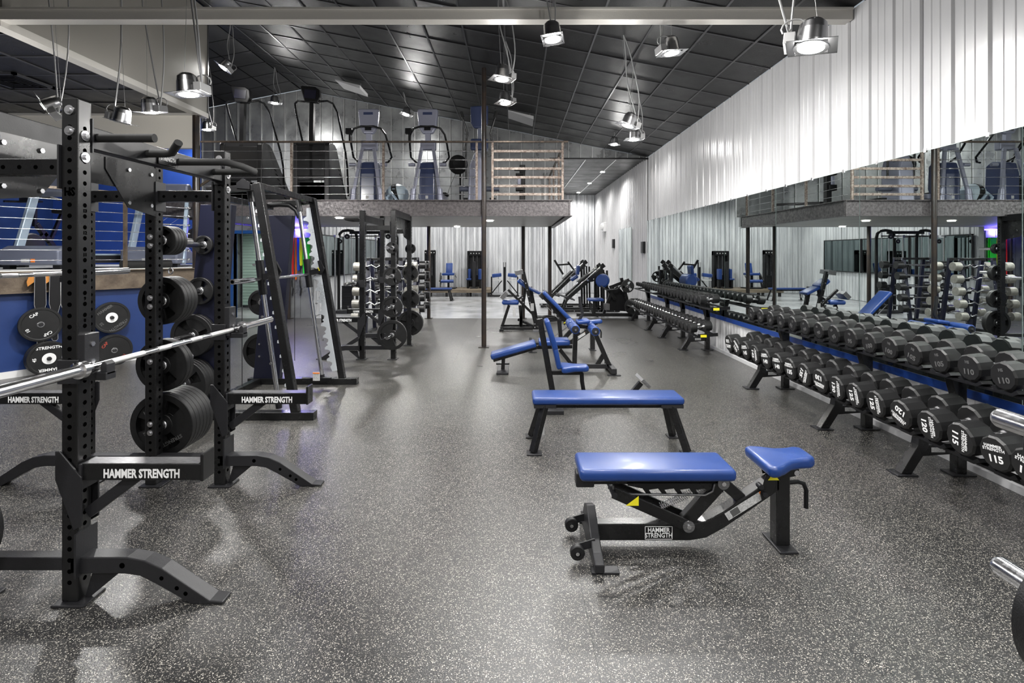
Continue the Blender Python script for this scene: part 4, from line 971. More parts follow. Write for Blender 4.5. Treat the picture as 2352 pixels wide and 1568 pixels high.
    for dy in (-.04, .04): B(G().prism(lad, bp(0, dy, 0), u_, v_, .007), 'ladder_plate')
    B(G().tube([bp(-.60, -.05, -.01), bp(-.60, -.05, -.055), bp(-.10, -.05, -.06), bp(-.06, -.05, -.04), bp(-.05, -.05, -.0)], .006, 6), 'guard_rod', 'worn')
    # scissor struts, spring
    pv = Vector((.135, 0, .13)); q = bp(-.60, 0, -.045) if back < .2 else bp(-.28, 0, -.05)
    for dy in (-.055, .055): B(G().bar(pv + Vector((0, dy, 0)), q + Vector((0, dy, 0)), .012, .06), 'strut', bevel=.003)
    B(G().bar((.135, 0, .13), bp(.0, 0, -.01), .05, .07), 'lift_arm', bevel=.004); B(G().bar(bp(0, 0, 0), (.44, 0, .26), .05, .06), 'lift_arm', bevel=.004)
    B(G().cyl(pv + Vector((0, -.066, 0)), pv + Vector((0, -.062, 0)), .032, 20).cyl(bp(0, -.05, 0), bp(0, -.045, 0), .032, 20), 'washer', 'worn')
    B(G().cyl(pv + Vector((0, -.072, 0)), pv + Vector((0, .072, 0)), .012, 8).cyl(bp(0, -.056, 0), bp(0, .056, 0), .012, 8), 'pivot_bolt', 'bolt')
    B(G().cyl(q + Vector((.0, -.09, 0)), q + Vector((0, .09, 0)), .016, 10), 'lock_bar', 'dark')
    for dy in (-.02, .012):
        a = Vector((.0, dy, .21)); b = bp(-.08, dy, -.03); d = (b - a); s1, u1 = frame_of(d)
        G().tube([a + d * (i / 150) + (s1 * math.cos(i * 2 * PI / 6) + u1 * math.sin(i * 2 * PI / 6)) * .011 for i in range(151)], .0018, 4).build('spring', 'bolt', t)
    B(G().prism([(-.035, -.022), (.035, -.022), (.035, .03)], q + Vector((.10, -.0625, -.045)), (1, 0, 0), (0, 0, 1), .001), 'warning_label', 'yellow')
    # labels on the beam
    text('HAMMER\nSTRENGTH', .035, 'white', mb, (-.02, -.0385, .083), (1, 0, 0), (0, 0, 1), bold=.02, sx=.85)
    G().bb(-.095, .055, -.0385, -.038, .116, .119).bb(-.095, .055, -.0385, -.038, .047, .050).bb(-.095, -.092, -.0385, -.038, .047, .119).bb(.052, .055, -.0385, -.038, .047, .119).build('badge_frame', 'white', mb)
    d = Vector((.32, 0, .20)).normalized(); c = Vector((.46, -.0385, .238)); n_ = Vector((-d.z, 0, d.x))
    G().prism([(-.13, -.022), (.11, -.022), (.11, .022), (-.13, .022)], c, d, n_, .001).build('instruction_label', 'sticker', mb)
    G().prism([(.09, -.022), (.11, -.022), (.11, .022), (.09, .022)], c + Vector((0, -.0008, 0)), d, n_, .001).build('instruction_label', 'orange', mb)
    G().prism([(-.05, -.018), (-.10, -.018), (-.10, .018), (-.05, .018)][::-1], c + Vector((0, -.0008, 0)), d, n_, .001).build('instruction_label', 'grayprint', mb)
    return t
adj_bench('blue adjustable bench lying flat in the foreground with its seat to the right', (.78 + .03, 2.80, 0), 0.)
adj_bench('blue adjustable bench at the back with its back pad raised to a steep incline', (.66, 8.5, 0), .80)
def flat_bench(label, loc, L=1.22, H=.445):
    t = T('flat_bench', label, 'bench', loc); B = lambda g, n, m='gloss', **k: g.build(n, m, t, **k)
    pad(t, (0, 0, H - .03), (L, .27, .06), None, 'pad', .022)
    B(G().bb(-L / 2 + .1, L / 2 - .1, -.035, .035, H - .11, H - .06), 'beam', bevel=.003)
    for sx in (-1, 1):
        xh = sx * (L / 2 - .10)
        B(G().bb(xh - .09, xh + .09, -.13, .13, H - .085, H - .058), 'cross_plate', 'dark')
        for sy in (-1, 1):
            B(G().bar((xh, sy * .10, H - .07), (xh + sx * .10, sy * .19, .012), .05, .05), 'leg', bevel=.004)
            B(G().bb(xh + sx * .10 - .05, xh + sx * .10 + .07, sy * .19 - .05, sy * .19 + .05, 0, .012), 'foot_plate', 'dark', bevel=.003)
    B(G().bb(-L / 2 + .07, -L / 2 + .10, -.05, .05, .10, .30), 'instruction_label', 'sticker')
    return t
flat_bench('long flat blue bench in front of the shoulder press bench', (.775, 4.26, 0), 1.24, .43)
# utility bench with upright back (b)
t = T('utility_bench', 'blue upright utility bench with a tall backrest just behind the flat bench', 'bench', (.45, 5.3, 0))
def B(g, n, m='gloss', **k): return g.build(n, m, t, world=True, **k)
def pads(par, pts, th, y0, w, name='pad', bev=.02):   # pad along a segment in xz plane, width along y (world)
    (xa, za), (xb, zb) = pts; c = Vector(((xa + xb) / 2, y0, (za + zb) / 2)); L = math.hypot(xb - xa, zb - za); a = math.atan2(zb - za, xb - xa)
    o = G().box(c - par.location, (L, w, th), Ry(-a)).build(name, 'blue', par, bevel=bev, seg=4, smooth=True); return o
B(G().bar((.43, 5.3, .02), (.27, 5.3, .93), .06, .06), 'back_post', bevel=.004)
pads(t, [(.34, .92), (.43, .62)], .055, 5.3, .25, 'back_pad'); pads(t, [(.425, .64), (.47, .42)], .05, 5.3, .24, 'back_pad')
o = G().prism([(a, b * .9) for a, b in SEAT], Vector((.49, 5.3, .415)) - t.location, (1, 0, 0), (0, 1, 0), .06).build('seat_pad', 'blue', t, bevel=.022, seg=4, smooth=True)
B(G().bar((.40, 5.3, .365), (.72, 5.3, .365), .05, .04), 'seat_rail', bevel=.003)
B(G().tube([(.71, 5.3, .36), (.715, 5.3, .27), (.73, 5.3, .18), (.78, 5.3, .09), (.86, 5.3, .05), (1.1, 5.3, .045)], .022, 10), 'front_leg', 'black')
B(G().bar((.43, 5.3, .05), (1.2, 5.3, .05), .06, .06).bar((1.15, 5.3, .05), (1.33, 5.3, .26), .05, .05), 'base_beam', bevel=.003)
B(G().box((1.35, 5.3, .28), (.035, .28, .11), Ry(-.8)), 'foot_rest', 'worn', bevel=.004)
B(G().bb(.22, .50, 5.05, 5.55, 0, .04), 'base_foot', 'dark', bevel=.004)
B(G().bar((.20, 5.3, .80), (.34, 5.3, .80), .05, .02), 'bracket', 'worn')
# decline bench (c)
t = T('decline_bench', 'blue decline bench with two pairs of foam leg rollers at its right end', 'bench', (.5, 6.95, 0))
pads(t, [(-.31, .21), (.30, .385)], .075, 6.95, .28, 'back_pad', .026); pads(t, [(.34, .40), (.76, .41)], .075, 6.95, .30, 'seat_pad', .026)
B(G().bar((-.28, 6.95, .15), (.31, 6.95, .325), .06, .045).bar((.31, 6.95, .33), (.80, 6.95, .34), .06, .05), 'frame', bevel=.004)
B(G().bar((-.14, 6.95, .20), (-.15, 6.95, .01), .05, .05).bb(-.24, -.06, 6.93, 6.97, .09, .11), 'rear_leg', bevel=.003); B(G().bb(-.23, -.07, 6.72, 7.18, 0, .03), 'rear_foot', 'dark', bevel=.004)
B(G().bar((.85, 6.95, .66), (.83, 6.95, .05), .06, .06, up=(0, 1, 0)).bar((.63, 6.95, .30), (.82, 6.95, .06), .05, .05), 'post', bevel=.003)
B(G().bar((1.07, 6.95, .62), (1.32, 6.95, .05), .06, .06, up=(0, 1, 0)).bar((1.24, 6.95, .24), (1.14, 6.95, .08), .035, .06), 'front_leg', bevel=.003)
B(G().bar((.80, 6.95, .07), (1.34, 6.95, .07), .06, .06).bb(1.29, 1.36, 6.68, 7.22, .02, .09), 'base_beam', 'dark', bevel=.004)
B(G().bb(1.24, 1.41, 6.66, 6.72, 0, .012).bb(1.24, 1.41, 7.18, 7.24, 0, .012), 'foot_plate', 'dark')
B(G().bar((.85, 6.95, .62), (1.07, 6.95, .60), .05, .05), 'cross_tube', bevel=.003)
for x, z in ((.80, .625), (1.06, .60)):
    for a, b in ((6.58, 6.88), (6.98, 7.26)):
        r_ = G().lathe([(0, .05), (.01, .062), (b - a - .01, .062), (b - a, .05)], Vector((x, a, z)) - t.location, (0, 1, 0), 24).build('foam_roller', 'blue', t)
        G().cyl(Vector((x, a - .004, z)) - t.location, Vector((x, b + .004, z)) - t.location, .045, 20).build('end_disc', 'dark', r_)
    B(G().cyl((x, 6.54, z), (x, 7.30, z), .014, 12), 'roller_axle', 'chrome')
B(G().tube([(.86, 6.99, .62), (.95, 6.99, .78), (.92, 6.99, .90), (.91, 6.99, 1.02)], .022, 8), 'handle', 'dark')
pads(t, [(.86, .675), (1.03, .695)], .05, 6.95, .26, 'small_pad', .02)
# leg machine behind the benches (d)
t = T('leg_curl_machine', 'black machine with small blue seat and grey foot plates left of the raised bench', 'exercise machine', (.05, 10.8, 0))
o = G().box(Vector((-.07, 10.8, .585)) - t.location, (.36, .32, .10)).build('seat_pad', 'blue', t, bevel=.045, seg=4, smooth=True)
pads(t, [(.09, 1.06), (.30, .90)], .10, 10.8, .30, 'chest_pad', .04); pads(t, [(.30, .90), (.58, .76)], .06, 10.8, .3, 'chest_pad', .02)
B(G().bar((-.10, 10.8, .52), (-.26, 10.8, .03), .06, .06, up=(0, 1, 0)).bar((.13, 10.8, .52), (.17, 10.8, .03), .06, .06, up=(0, 1, 0)).bar((.25, 10.8, .90), (.13, 10.8, .03), .06, .06, up=(0, 1, 0)), 'leg', bevel=.003)
B(G().bar((.20, 10.6, 1.24), (.48, 10.6, .03), .07, .07, up=(0, 1, 0)).bar((.36, 10.95, .90), (.52, 10.95, .03), .07, .07, up=(0, 1, 0)), 'upright', bevel=.003)
B(G().bar((-.12, 10.75, .85), (.42, 10.75, .32), .05, .05).bar((-.02, 10.85, .56), (.25, 10.85, .74), .04, .04), 'arm', bevel=.003)
B(G().bb(-.28, .56, 10.60, 10.66, .02, .08).bb(-.28, .56, 10.95, 11.01, .02, .08).bb(-.30, -.22, 10.5, 11.1, 0, .05).bar((.1, 10.9, .2), (.56, 10.5, .05), .05, .05), 'base', bevel=.003)
for x, z, a in ((.11, 1.22, .2), (-.20, .74, .8)): B(G().box((x, 10.7, z), (.17, .30, .09), Ry(-a)), 'foot_plate', 'worn', bevel=.004)
B(G().bb(-.02, .04, 10.62, 10.63, .3, .5).bb(.35, .42, 10.56, 10.565, .42, .58), 'label', 'sticker')
g = G()
for x, z in ((.25, 1.0), (.28, .86), (.31, .72), (.34, .6), (.18, .70), (.20, .6), (.44, .15), (.44, .08)): g.cyl((x, 10.555, z), (x, 10.57, z), .014, 6)
B(g, 'bolt', 'bolt')

# ------------------------------------------------------------------ rear right machines
def hack(label, X, Y, hz, seat, plates=True):
    """hack squat / leg press with inclined chrome rails rising to the right"""
    t = T('leg_press_machine', label, 'exercise machine', (X, Y, 0)); B = lambda g, n, m='gloss', **k: g.build(n, m, t, **k)
    a = Vector((0, 0, .42)); b = Vector((.98, 0, .42 + hz))
    for dy in (-.28, .28):
        B(G().bar(a + Vector((0, dy, -.05)), b + Vector((0, dy, -.05)), .05, .09), 'rail_beam', bevel=.004)
        B(G().cyl(a + Vector((.02, dy, .04)), b + Vector((-.02, dy, .04)), .02, 12), 'guide_rod', 'chrome')
        B(G().bar(b + Vector((-.04, dy, .04)), (b.x - .02, dy, .02), .06, .06, up=(0, 1, 0)).bar((b.x + .12, dy, b.z - .1), (b.x + .14, dy, .02), .05, .05, up=(0, 1, 0)), 'rear_post', bevel=.003)
        B(G().bb(-.35, 1.45, dy - .03, dy + .03, .02, .08), 'base_rail', bevel=.003)
        B(G().box(b + Vector((.0, dy, .02)), (.12, .03, .12), Ry(-.7)), 'end_bracket', 'black')
    B(G().bar((-.3, -.3, .05), (-.3, .3, .05), .06, .06).bar((1.4, -.34, .05), (1.4, .34, .05), .06, .06).bar((0, -.3, .36), (0, .3, .36), .06, .06), 'cross_tube', bevel=.003)
    B(G().bar((-.12, -.2, .02), (.02, -.2, .38), .06, .06, up=(0, 1, 0)).bar((-.12, .2, .02), (.02, .2, .38), .06, .06, up=(0, 1, 0)), 'front_leg', bevel=.003)
    B(G().box((-.02, 0, .42), (.50, .62, .03), Ry(.32)), 'foot_plate', 'dark', bevel=.004)
    m = (a + b) / 2
    B(G().box(m + Vector((0, 0, .08)), (.36, .50, .07), Ry(-math.atan2(hz, .98))), 'carriage', 'black', bevel=.006)
    if seat:
        B(G().box(m + Vector((-.16, 0, .32)), (.08, .34, .26), Ry(.1)), 'shoulder_pad', 'blue', bevel=.03, seg=4, smooth=True)
        B(G().box(m + Vector((-.26, 0, .10)), (.22, .34, .09), Ry(-.6)), 'shoulder_pad', 'blue', bevel=.03, seg=4, smooth=True)
    else:
        B(G().bar(m + Vector((-.16, -.2, .12)), m + Vector((-.42, -.2, .55)), .06, .06).bar(m + Vector((.16, -.2, .26)), m + Vector((-.02, -.2, .50)), .05, .05).bar(m + Vector((-.34, -.2, .40)), m + Vector((.05, -.2, .43)), .05, .05), 'handle_frame', bevel=.003)
    B(G().cyl(m + Vector((.05, -.52, .06)), m + Vector((.05, .52, .06)), .0245, 12), 'plate_peg', 'chrome')
    g = G()
    for k in range(6): g.cyl((.2 + .22 * k, -.32, .05), (.2 + .22 * k, -.31, .05), .014, 6)
    B(g, 'bolt', 'bolt'); B(G().bb(.62, .78, -.313, -.311, .035, .065), 'label', 'sticker'); return t
hack('far plate loaded press machine with a tall handle frame, behind the right rear column', 1.15, 15.4, .92, False)
hack('near plate loaded hack squat machine with blue shoulder pads at the back right', 1.46, 14.2, .84, True)
t = T('seated_row_machine', 'black machine with a half round blue chest pad beside the far dumbbell rack', 'exercise machine', (2.3, 12.97, 0))
B(G().lathe([(-.16, .13), (-.14, .17), (.14, .17), (.16, .13)], (2.28, 12.97, .93), (.25, 1, 0), 24), 'chest_pad', 'blue')
o = G().box((-.22, -.05, .45), (.40, .34, .07)).build('seat_pad', 'blue', t, bevel=.03, seg=4, smooth=True)
B(G().bar((2.05, 12.92, .44), (2.05, 12.92, .03), .07, .07, up=(0, 1, 0)).bar((2.3, 12.97, .85), (2.6, 12.97, .45), .08, .08).bar((2.75, 12.97, 1.0), (3.0, 12.97, .05), .07, .10, up=(0, 1, 0)).bar((2.45, 12.97, .75), (2.95, 12.97, .95), .06, .08), 'frame', bevel=.003)
B(G().bb(1.6, 3.15, 12.89, 12.97, .02, .10).bb(3.0, 3.1, 12.62, 13.27, .0, .08).bar((2.3, 12.97, .08), (2.55, 12.97, .8), .07, .07, up=(0, 1, 0)), 'base', bevel=.003)
B(G().prism([(2.45, .15), (3.0, .12), (2.95, .5), (2.7, .78), (2.45, .6)], (0, 13.17, 0), (1, 0, 0), (0, 0, 1), .08), 'shroud', 'black', bevel=.01)
B(G().tube([(2.2, 12.82, .80), (2.35, 12.77, .70), (2.6, 12.77, .72), (2.8, 12.77, .9)], .02, 8).tube([(1.92, 12.62, .40), (1.93, 12.62, .25), (1.98, 12.62, .10), (2.1, 12.67, .05)], .02, 8), 'handle', 'dark')
B(G().box((2.35, 12.82, .28), (.12, .2, .16)), 'foot_rest', 'worn', bevel=.003)
B(G().cyl((2.97, 12.87, .28), (2.97, 12.47, .28), .0245, 12).cyl((2.86, 12.87, .80), (2.86, 12.52, .80), .0245, 12), 'plate_peg', 'chrome')
for (x, y, z, r, lb) in ((2.97, 12.67, .30, .20, 'lowest'), (2.86, 12.72, .80, .16, 'upper')):
    plate((x, y, z), r, 'black grip plate on the %s peg of the machine with the half round blue pad' % lb, 'grip', 'grip plates on the rear machines', spin=.3)
for k, (x, y, z, r) in enumerate(((2.25, 14.75, .95, .15), (2.55, 14.80, .95, .16), (2.42, 15.30, .93, .15), (3.1, 14.80, .95, .15))):
    if k < 2: plate((x, y, z), r, 'black grip plate standing behind the half round blue pad, %s' % ('left one' if k == 0 else 'right one'), 'grip', 'grip plates on the rear machines', spin=.8 * k)
t = T('plate_tree', 'black upright plate tree at the back behind the half round blue pad', 'plate rack', (2.42, 14.9, 0))
B(G().bb(2.36, 2.48, 14.85, 14.95, 0, 1.15).bb(2.1, 2.75, 14.82, 14.98, 0, .05).bar((2.15, 14.90, .95), (2.7, 14.90, .95), .05, .05), 'frame', bevel=.003)
B(G().cyl((2.25, 14.90, .95), (2.25, 14.65, .95), .024, 10).cyl((2.55, 14.90, .95), (2.55, 14.68, .95), .024, 10), 'plate_peg', 'chrome')
# battle rope coil
t = T('rope_coil', 'black coiled rope lying at the foot of the right rear column', 'rope', (.86, 12.1, 0))
pts = [(.30 * math.cos(a) * (1 + .03 * math.sin(3 * a)), .22 * math.sin(a), .022 + .035 * (a / (2 * PI)) + .008 * math.sin(5 * a)) for a in [i * PI / 10 for i in range(62)]]
G().tube(pts, .02, 8).build('rope', 'black', t)
# ------------------------------------------------------------------ rear platform and machines
pl = T('wooden_platform', 'low wooden platform along the back wall under two machines', 'platform', (-2.15, 19.9, 0))
for k in range(7): G().bb(-1.3 + k * .37, -1.3 + k * .37 + .362, -.75, .75, .24, .27).build('board', 'wood', pl)
G().bb(-1.3, 1.29, -.76, -.72, .15, .24).build('edge_joist', 'wood', pl); G().bb(-1.3, 1.29, .70, .74, .15, .24).build('edge_joist', 'wood', pl)
for x in (-1.2, -.4, .4, 1.2):
    for y in (-.70, .6): G().bb(x - .04, x + .04, y, y + .08, 0, .15).build('leg', 'dark', pl)
def tower(label, x, y, z0, w=.62, H=1.47):
    t = T('weight_stack_machine', label, 'exercise machine', (x, y, z0)); B = lambda g, n, m='gloss', **k: g.build(n, m, t, **k)
    B(G().bb(-w / 2, -w / 2 + .08, -.12, .12, 0, H).bb(w / 2 - .08, w / 2, -.12, .12, 0, H).bb(-w / 2, w / 2, -.12, .12, H - .20, H), 'tower_frame', 'black', bevel=.03, seg=3)
    B(G().bb(-w / 2 + .06, w / 2 - .06, .06, .10, .02, H - .1), 'shroud', 'dark')
    B(G().cyl((-.08, 0, .05), (-.08, 0, H - .15), .012, 8).cyl((.08, 0, .05), (.08, 0, H - .15), .012, 8), 'guide_rod', 'chrome')
    for k in range(10): B(G().bb(-.17, .17, -.07, .05, .06 + k * .045, .06 + k * .045 + .041), 'weight_slab', 'black')
    g = G()
    for q in (-.16, -.05, .06, .17): g.cyl((q, -.125, H - .10), (q, -.12, H - .10), .022, 12)
    B(g, 'instruction_label', 'sticker'); return t
t1 = tower('tall black weight stack machine with blue seat on the wooden platform', -1.55, 20.35, .27)
B = lambda g, n, m='gloss', **k: g.build(n, m, t1, **k)
B(G().box((-.18, -.45, .55), (.10, .28, .42)), 'back_pad', 'blue', bevel=.03, seg=3, smooth=True); B(G().box((.22, -.45, .55), (.12, .28, .42)), 'back_pad', 'blue', bevel=.03, seg=3, smooth=True)
B(G().box((-.2, -.5, .36), (.2, .3, .06)), 'seat_pad', 'blue', bevel=.02, seg=3, smooth=True)
B(G().bar((0, -.6, 0), (0, -.6, 1.05), .12, .14, up=(0, 1, 0)).bb(-.15, .15, -.72, -.48, 0, .03), 'front_column', 'dark', bevel=.01)
B(G().bb(-.28, -.2, -.55, -.35, .0, .33).bb(.2, .28, -.55, -.35, 0, .33).bar((-.25, -.5, .30), (.25, -.5, .30), .05, .05), 'frame', 'black')
t2 = tower('weight stack tower at the left end of the wooden platform', -3.28, 19.9, .27, .42, 1.5)
t3 = T('leg_extension_machine', 'blue seated leg extension machine on the wooden platform with a bright back pad', 'exercise machine', (-2.55, 19.8, .27)); B = lambda g, n, m='gloss', **k: g.build(n, m, t3, **k)
B(G().box((0, .25, .78), (.26, .07, .42), Rx(-.25)), 'back_pad', 'blue', bevel=.02, seg=3, smooth=True)
B(G().box((0, 0, .56), (.46, .45, .09)), 'seat_pad', 'blue', bevel=.02, seg=3, smooth=True)
B(G().cyl((-.24, -.35, .30), (.24, -.35, .30), .06, 20), 'foam_roller', 'blue')
B(G().bar((0, 0, 0), (0, 0, .52), .08, .08, up=(0, 1, 0)).bar((-.27, -.3, 0), (-.27, -.1, .5), .05, .05).bb(-.3, .3, -.3, .3, 0, .04).bar((-.30, -.35, .30), (-.30, 0, .6), .04, .05), 'frame', 'black')
B(G().tube([(.26, 0, .50), (.30, -.1, .48), (.32, -.2, .44)], .015, 8), 'handle', 'dark')
flat_bench('low blue bench standing in front of the wooden platform, left of the tall column', (-2.75, 17.6, 0), 1.2, .44)
t4 = T('abductor_machine', 'small black machine with wide blue wings against the back wall right of the tall column', 'exercise machine', (-.35, 19.4, 0)); B = lambda g, n, m='gloss', **k: g.build(n, m, t4, **k)
for s in (-1, 1):
    B(G().box((s * .30, 0, .80), (.36, .22, .14), Ry(s * .12)), 'pad', 'blue', bevel=.03, seg=3, smooth=True)
    B(G().bar((s * .5, 0, .75), (s * .5, 0, .02), .05, .05, up=(0, 1, 0)).bar((s * .5, 0, .1), (s * .1, 0, .6), .04, .04), 'leg', 'black')
    B(G().bb(-.46 if s < 0 else .1, -.1 if s < 0 else .46, -.05, .1, .60, .64), 'tray', 'panelw')
B(G().bar((0, 0, .02), (0, 0, 1.30), .10, .12, up=(0, 1, 0)).bb(-.55, .55, -.2, .2, 0, .05), 'column', 'black', bevel=.01)
B(G().bb(-.03, .03, -.07, -.065, 1.12, 1.30), 'label', 'sticker')

# ------------------------------------------------------------------ barbell racks
def fixed_rack(label, Y, ez, headm):
    t = T('barbell_rack', label, 'barbell rack', (-2.6, Y, 0)); B = lambda g, n, m='gloss', **k: g.build(n, m, t, **k)
    for x in (-.33, .33):
        for s in (-1, 1): B(G().bar((x, s * .34, .02), (x, s * .12, 1.52), .06, .07, up=(1, 0, 0)), 'upright', 'navy', bevel=.004)
        B(G().bar((x, -.42, .03), (x, .42, .03), .07, .06).bar((x, -.16, 1.50), (x, .16, 1.50), .06, .06), 'foot_rail', bevel=.003)
        g = G()
        for k in range(5):
            z = .36 + k * .245
            for s in (-1, 1): yy = s * (.34 - .22 * z / 1.5); g.prism([(0, -.03), (.09, -.03), (.10, .02), (.08, .02), (.07, -.005), (0, 0)], (x, yy + s * .03, z), (0, s, 0), (0, 0, 1), .05)
        B(g, 'hook', 'black')
        g = G()
        for k in range(6):
            z = .26 + k * .245; yy = .34 - .22 * z / 1.5
            for sx in (-1, 1): g.cyl((x + sx * .03, -yy, z), (x + sx * .038, -yy, z), .013, 6)
        B(g, 'bolt', 'bolt')
    B(G().bar((-.33, 0, 1.50), (.33, 0, 1.50), .05, .05), 'top_tube', bevel=.003)
    pos = ['lowest', 'second lowest', 'middle', 'second highest', 'highest']
    proto = None
    for s in (-1, 1):
        for k in range(5):
            z = .36 + k * .245; yy = s * (.34 - .22 * z / 1.5 + .085)
            lb = 'fixed %s barbell, %s on the %s side of the %s rack' % ('zigzag curl' if ez else 'straight', pos[k], 'near' if s < 0 else 'far', 'nearer' if ez else 'farther')
            if proto is None:
                proto = T('fixed_barbell', lb, 'barbell', (-2.6, Y + yy, z + .015), group='fixed barbells on the %s rack' % ('nearer' if ez else 'farther'))
                if ez: G().tube([(-.46, 0, 0), (-.32, 0, 0), (-.24, 0, .035), (-.15, 0, -.02), (-.07, 0, .02), (.07, 0, .02), (.15, 0, -.02), (.24, 0, .035), (.32, 0, 0), (.46, 0, 0)], .014, 10).build('shaft', 'chrome', proto)
                else: G().cyl((-.46, 0, 0), (.46, 0, 0), .014, 12).build('shaft', 'chrome', proto)
                for q in (-1, 1):
                    G().lathe([(0, .05), (0, .082), (.006, .088), (.14, .088), (.146, .082), (.146, .02)], (q * .44, 0, 0), (q, 0, 0), 24).build('head', headm, proto)
                    G().cyl((q * .40, 0, 0), (q * .442, 0, 0), .022, 12).build('collar', 'chrome', proto)
            else: place(proto, (-2.6, Y + yy, z + .015), label=lb)
fixed_rack('barbell rack holding zigzag curl bars behind the middle half rack', 10.35, True, 'iron')
fixed_rack('barbell rack holding straight bars, farther one behind the middle half rack', 11.85, False, 'urethane')
t = T('plate_cart', 'black upright dumbbell stand with round weights at the far end of the barbell racks', 'weight stand', (-2.45, 12.35, 0))
# ------------------------------------------------------------------ dual cable machine
COL.objects.unlink(t); bpy.data.objects.remove(t)
t = T('cable_machine', 'tall black dual cable machine with curved top frame behind the barbell racks', 'cable machine', (-4.0, 13.9, 0)); B = lambda g, n, m='gloss', **k: g.build(n, m, t, **k)
for s in (-1, 1):
    x = s * .55
    B(G().tube([(x - .25, 0, .02), (x - .25, 0, 2.05), (x - .22, 0, 2.17), (x - .14, 0, 2.24), (x, 0, 2.26), (x + .14, 0, 2.24), (x + .22, 0, 2.17), (x + .25, 0, 2.05), (x + .25, 0, .02)], .04, 8), 'tower_frame', 'black')
    B(G().cyl((x - .10, 0, .1), (x - .10, 0, 2.2), .014, 8).cyl((x + .10, 0, .1), (x + .10, 0, 2.2), .014, 8), 'guide_rod', 'chrome')
    for k in range(14): B(G().bb(x - .15, x + .15, -.06, .06, .10 + k * .046, .10 + k * .046 + .042), 'weight_slab', 'black')
    B(G().cyl((x - .25, -.30, .1), (x - .25, -.30, 2.1), .022, 10).bb(x - .28, x - .22, -.34, 0, .04, .10).bb(x - .28, x - .22, -.34, 0, 2.05, 2.12), 'slide_post', 'chrome')
    B(G()._ring(Vector((x - .10, -.32, 1.95)), (0, 1, 0), .02, .06, .03, 20)._ring(Vector((x + .08, -.30, 2.08)), (0, 1, 0), .02, .07, .03, 20), 'pulley', 'dark')
    B(G().bar((x - .3, 0, .04), (x + .3, 0, .04), .5, .06), 'base', 'dark')
B(G().bar((-.5, 0, 2.2), (.5, 0, 2.2), .06, .08).bar((-.6, -.05, 2.1), (.7, -.05, 2.1), .03, .03), 'top_beam', 'black', bevel=.004)
# resistance bands on the partition
bar = T('band_rack', 'dark wall rail holding the coloured resistance bands', 'rail', (-5.36, 12.70, 2.0)); G().bb(-.26, .25, -.04, .02, -.02, .02).build('rail', 'black', bar)
for k in range(7): G().cyl((-.21 + k * .07, -.04, 0), (-.21 + k * .07, -.12, .01), .007, 6).build('hook', 'chrome', bar)
bnds = [('purple', .9, .010, 'thin dark purple'), ('red', 1.0, .014, 'narrow red'), ('orangeb', 1.05, .016, 'orange'), ('blueb', .82, .024, 'blue'), ('lime', .70, .034, 'wide yellow'), ('green', .92, .022, 'narrow green'), ('green', .78, .05, 'widest bright green')]
for k, (m, L, w, nm_) in enumerate(bnds):
    t = T('resistance_band', '%s resistance band hanging from the wall rail behind the smith machine' % nm_, 'resistance band', (-5.57 + k * .07, 12.62, 2.0), group='resistance bands on the wall rail')
    for dy in (-.03, .03):
        G().prism([(-w, 0), (w, 0), (w * 1.1, -L * .5), (w * .8, -L + .03), (0, -L), (-w * .8, -L + .03), (-w * 1.1, -L * .5)], (0, dy, .01), (1, 0, 0), (0, 0, 1), .006).build('band_loop', m, t)
    G().bb(-w, w, -.033, .033, .002, .018).build('band_top', m, t)
for k in range(4):
    t = T('jump_rope', 'black handled cable hanging low on the wall under the bands, %s' % ['leftmost', 'second from left', 'third from left', 'rightmost'][k], 'rope', (-5.95 + k * .2, 12.68, .95), group='cables hanging under the bands')
    G().tube([(0, 0, .55), (.02, -.01, .3), (0, -.01, 0), (.03, 0, -.2), (.01, 0, -.32)], .006, 6).build('cord', 'black', t); G().cyl((0, 0, 0), (.01, 0, -.16), .018, 10).cyl((.03, 0, -.2), (.01, 0, -.38), .018, 10).build('handle', 'dark', t)
# dark mirror panels on the rear left wall
for k in range(3):
    t = T('wall_mirror', 'dark reflective panel on the rear left wall, %s' % ['nearest', 'middle', 'farthest'][k], 'mirror', (-5.11, 14.1 + k * 2.1, 1.0)); 
    G().bb(.0, .02, -1.0, 1.0, 0, 1.1).build('glass', 'darkmirror', t); G().bb(-.01, .03, -1.03, -1.0, -.03, 1.13).bb(-.01, .03, 1.0, 1.03, -.03, 1.13).bb(-.01, .03, -1.03, 1.03, 1.1, 1.13).bb(-.01, .03, -1.03, 1.03, -.03, 0).build('frame', 'dark', t)

# ------------------------------------------------------------------ plates and belts on the platform wall
aL = math.atan2(dL.y, dL.x)
def wallplate(px, py, r, lb, kind, txt, tm, n=1, spin=0.):
    # where the sight line meets a plane 12 cm in front of the platform wall
    d = Vector(((px - 1180) / F, 1, (584 - py) / F)); o = Vector((0, 0, 1.6)); q = A_ + nL * (.10 + .045 * n)
    k = (q - o).dot(nL) / d.dot(nL); p = o + d * k
    for i in range(n):
        plate(p - nL * (.052 * i), r, lb if i == 0 else 'bumper plate, layer %s behind the front plate %s' % (['two', 'three', 'four'][i - 1], 'with the white hub' if n == 3 else 'with red lettering'), kind, 'bumper plates hung on the platform wall', rot=(0, 0, aL), spin=spin, txt=txt if i == 0 else None, tm=tm, ts=.052)
    pg = T('plate_peg', 'steel peg on the blue wall through the %s' % ' '.join(lb.split(' ')[:6]), 'peg', p - nL * .0)
    G().cyl(tuple(nL * .05), tuple(-nL * (.10 + .045 * n + .02)), .022, 14).build('peg', 'dark', pg)
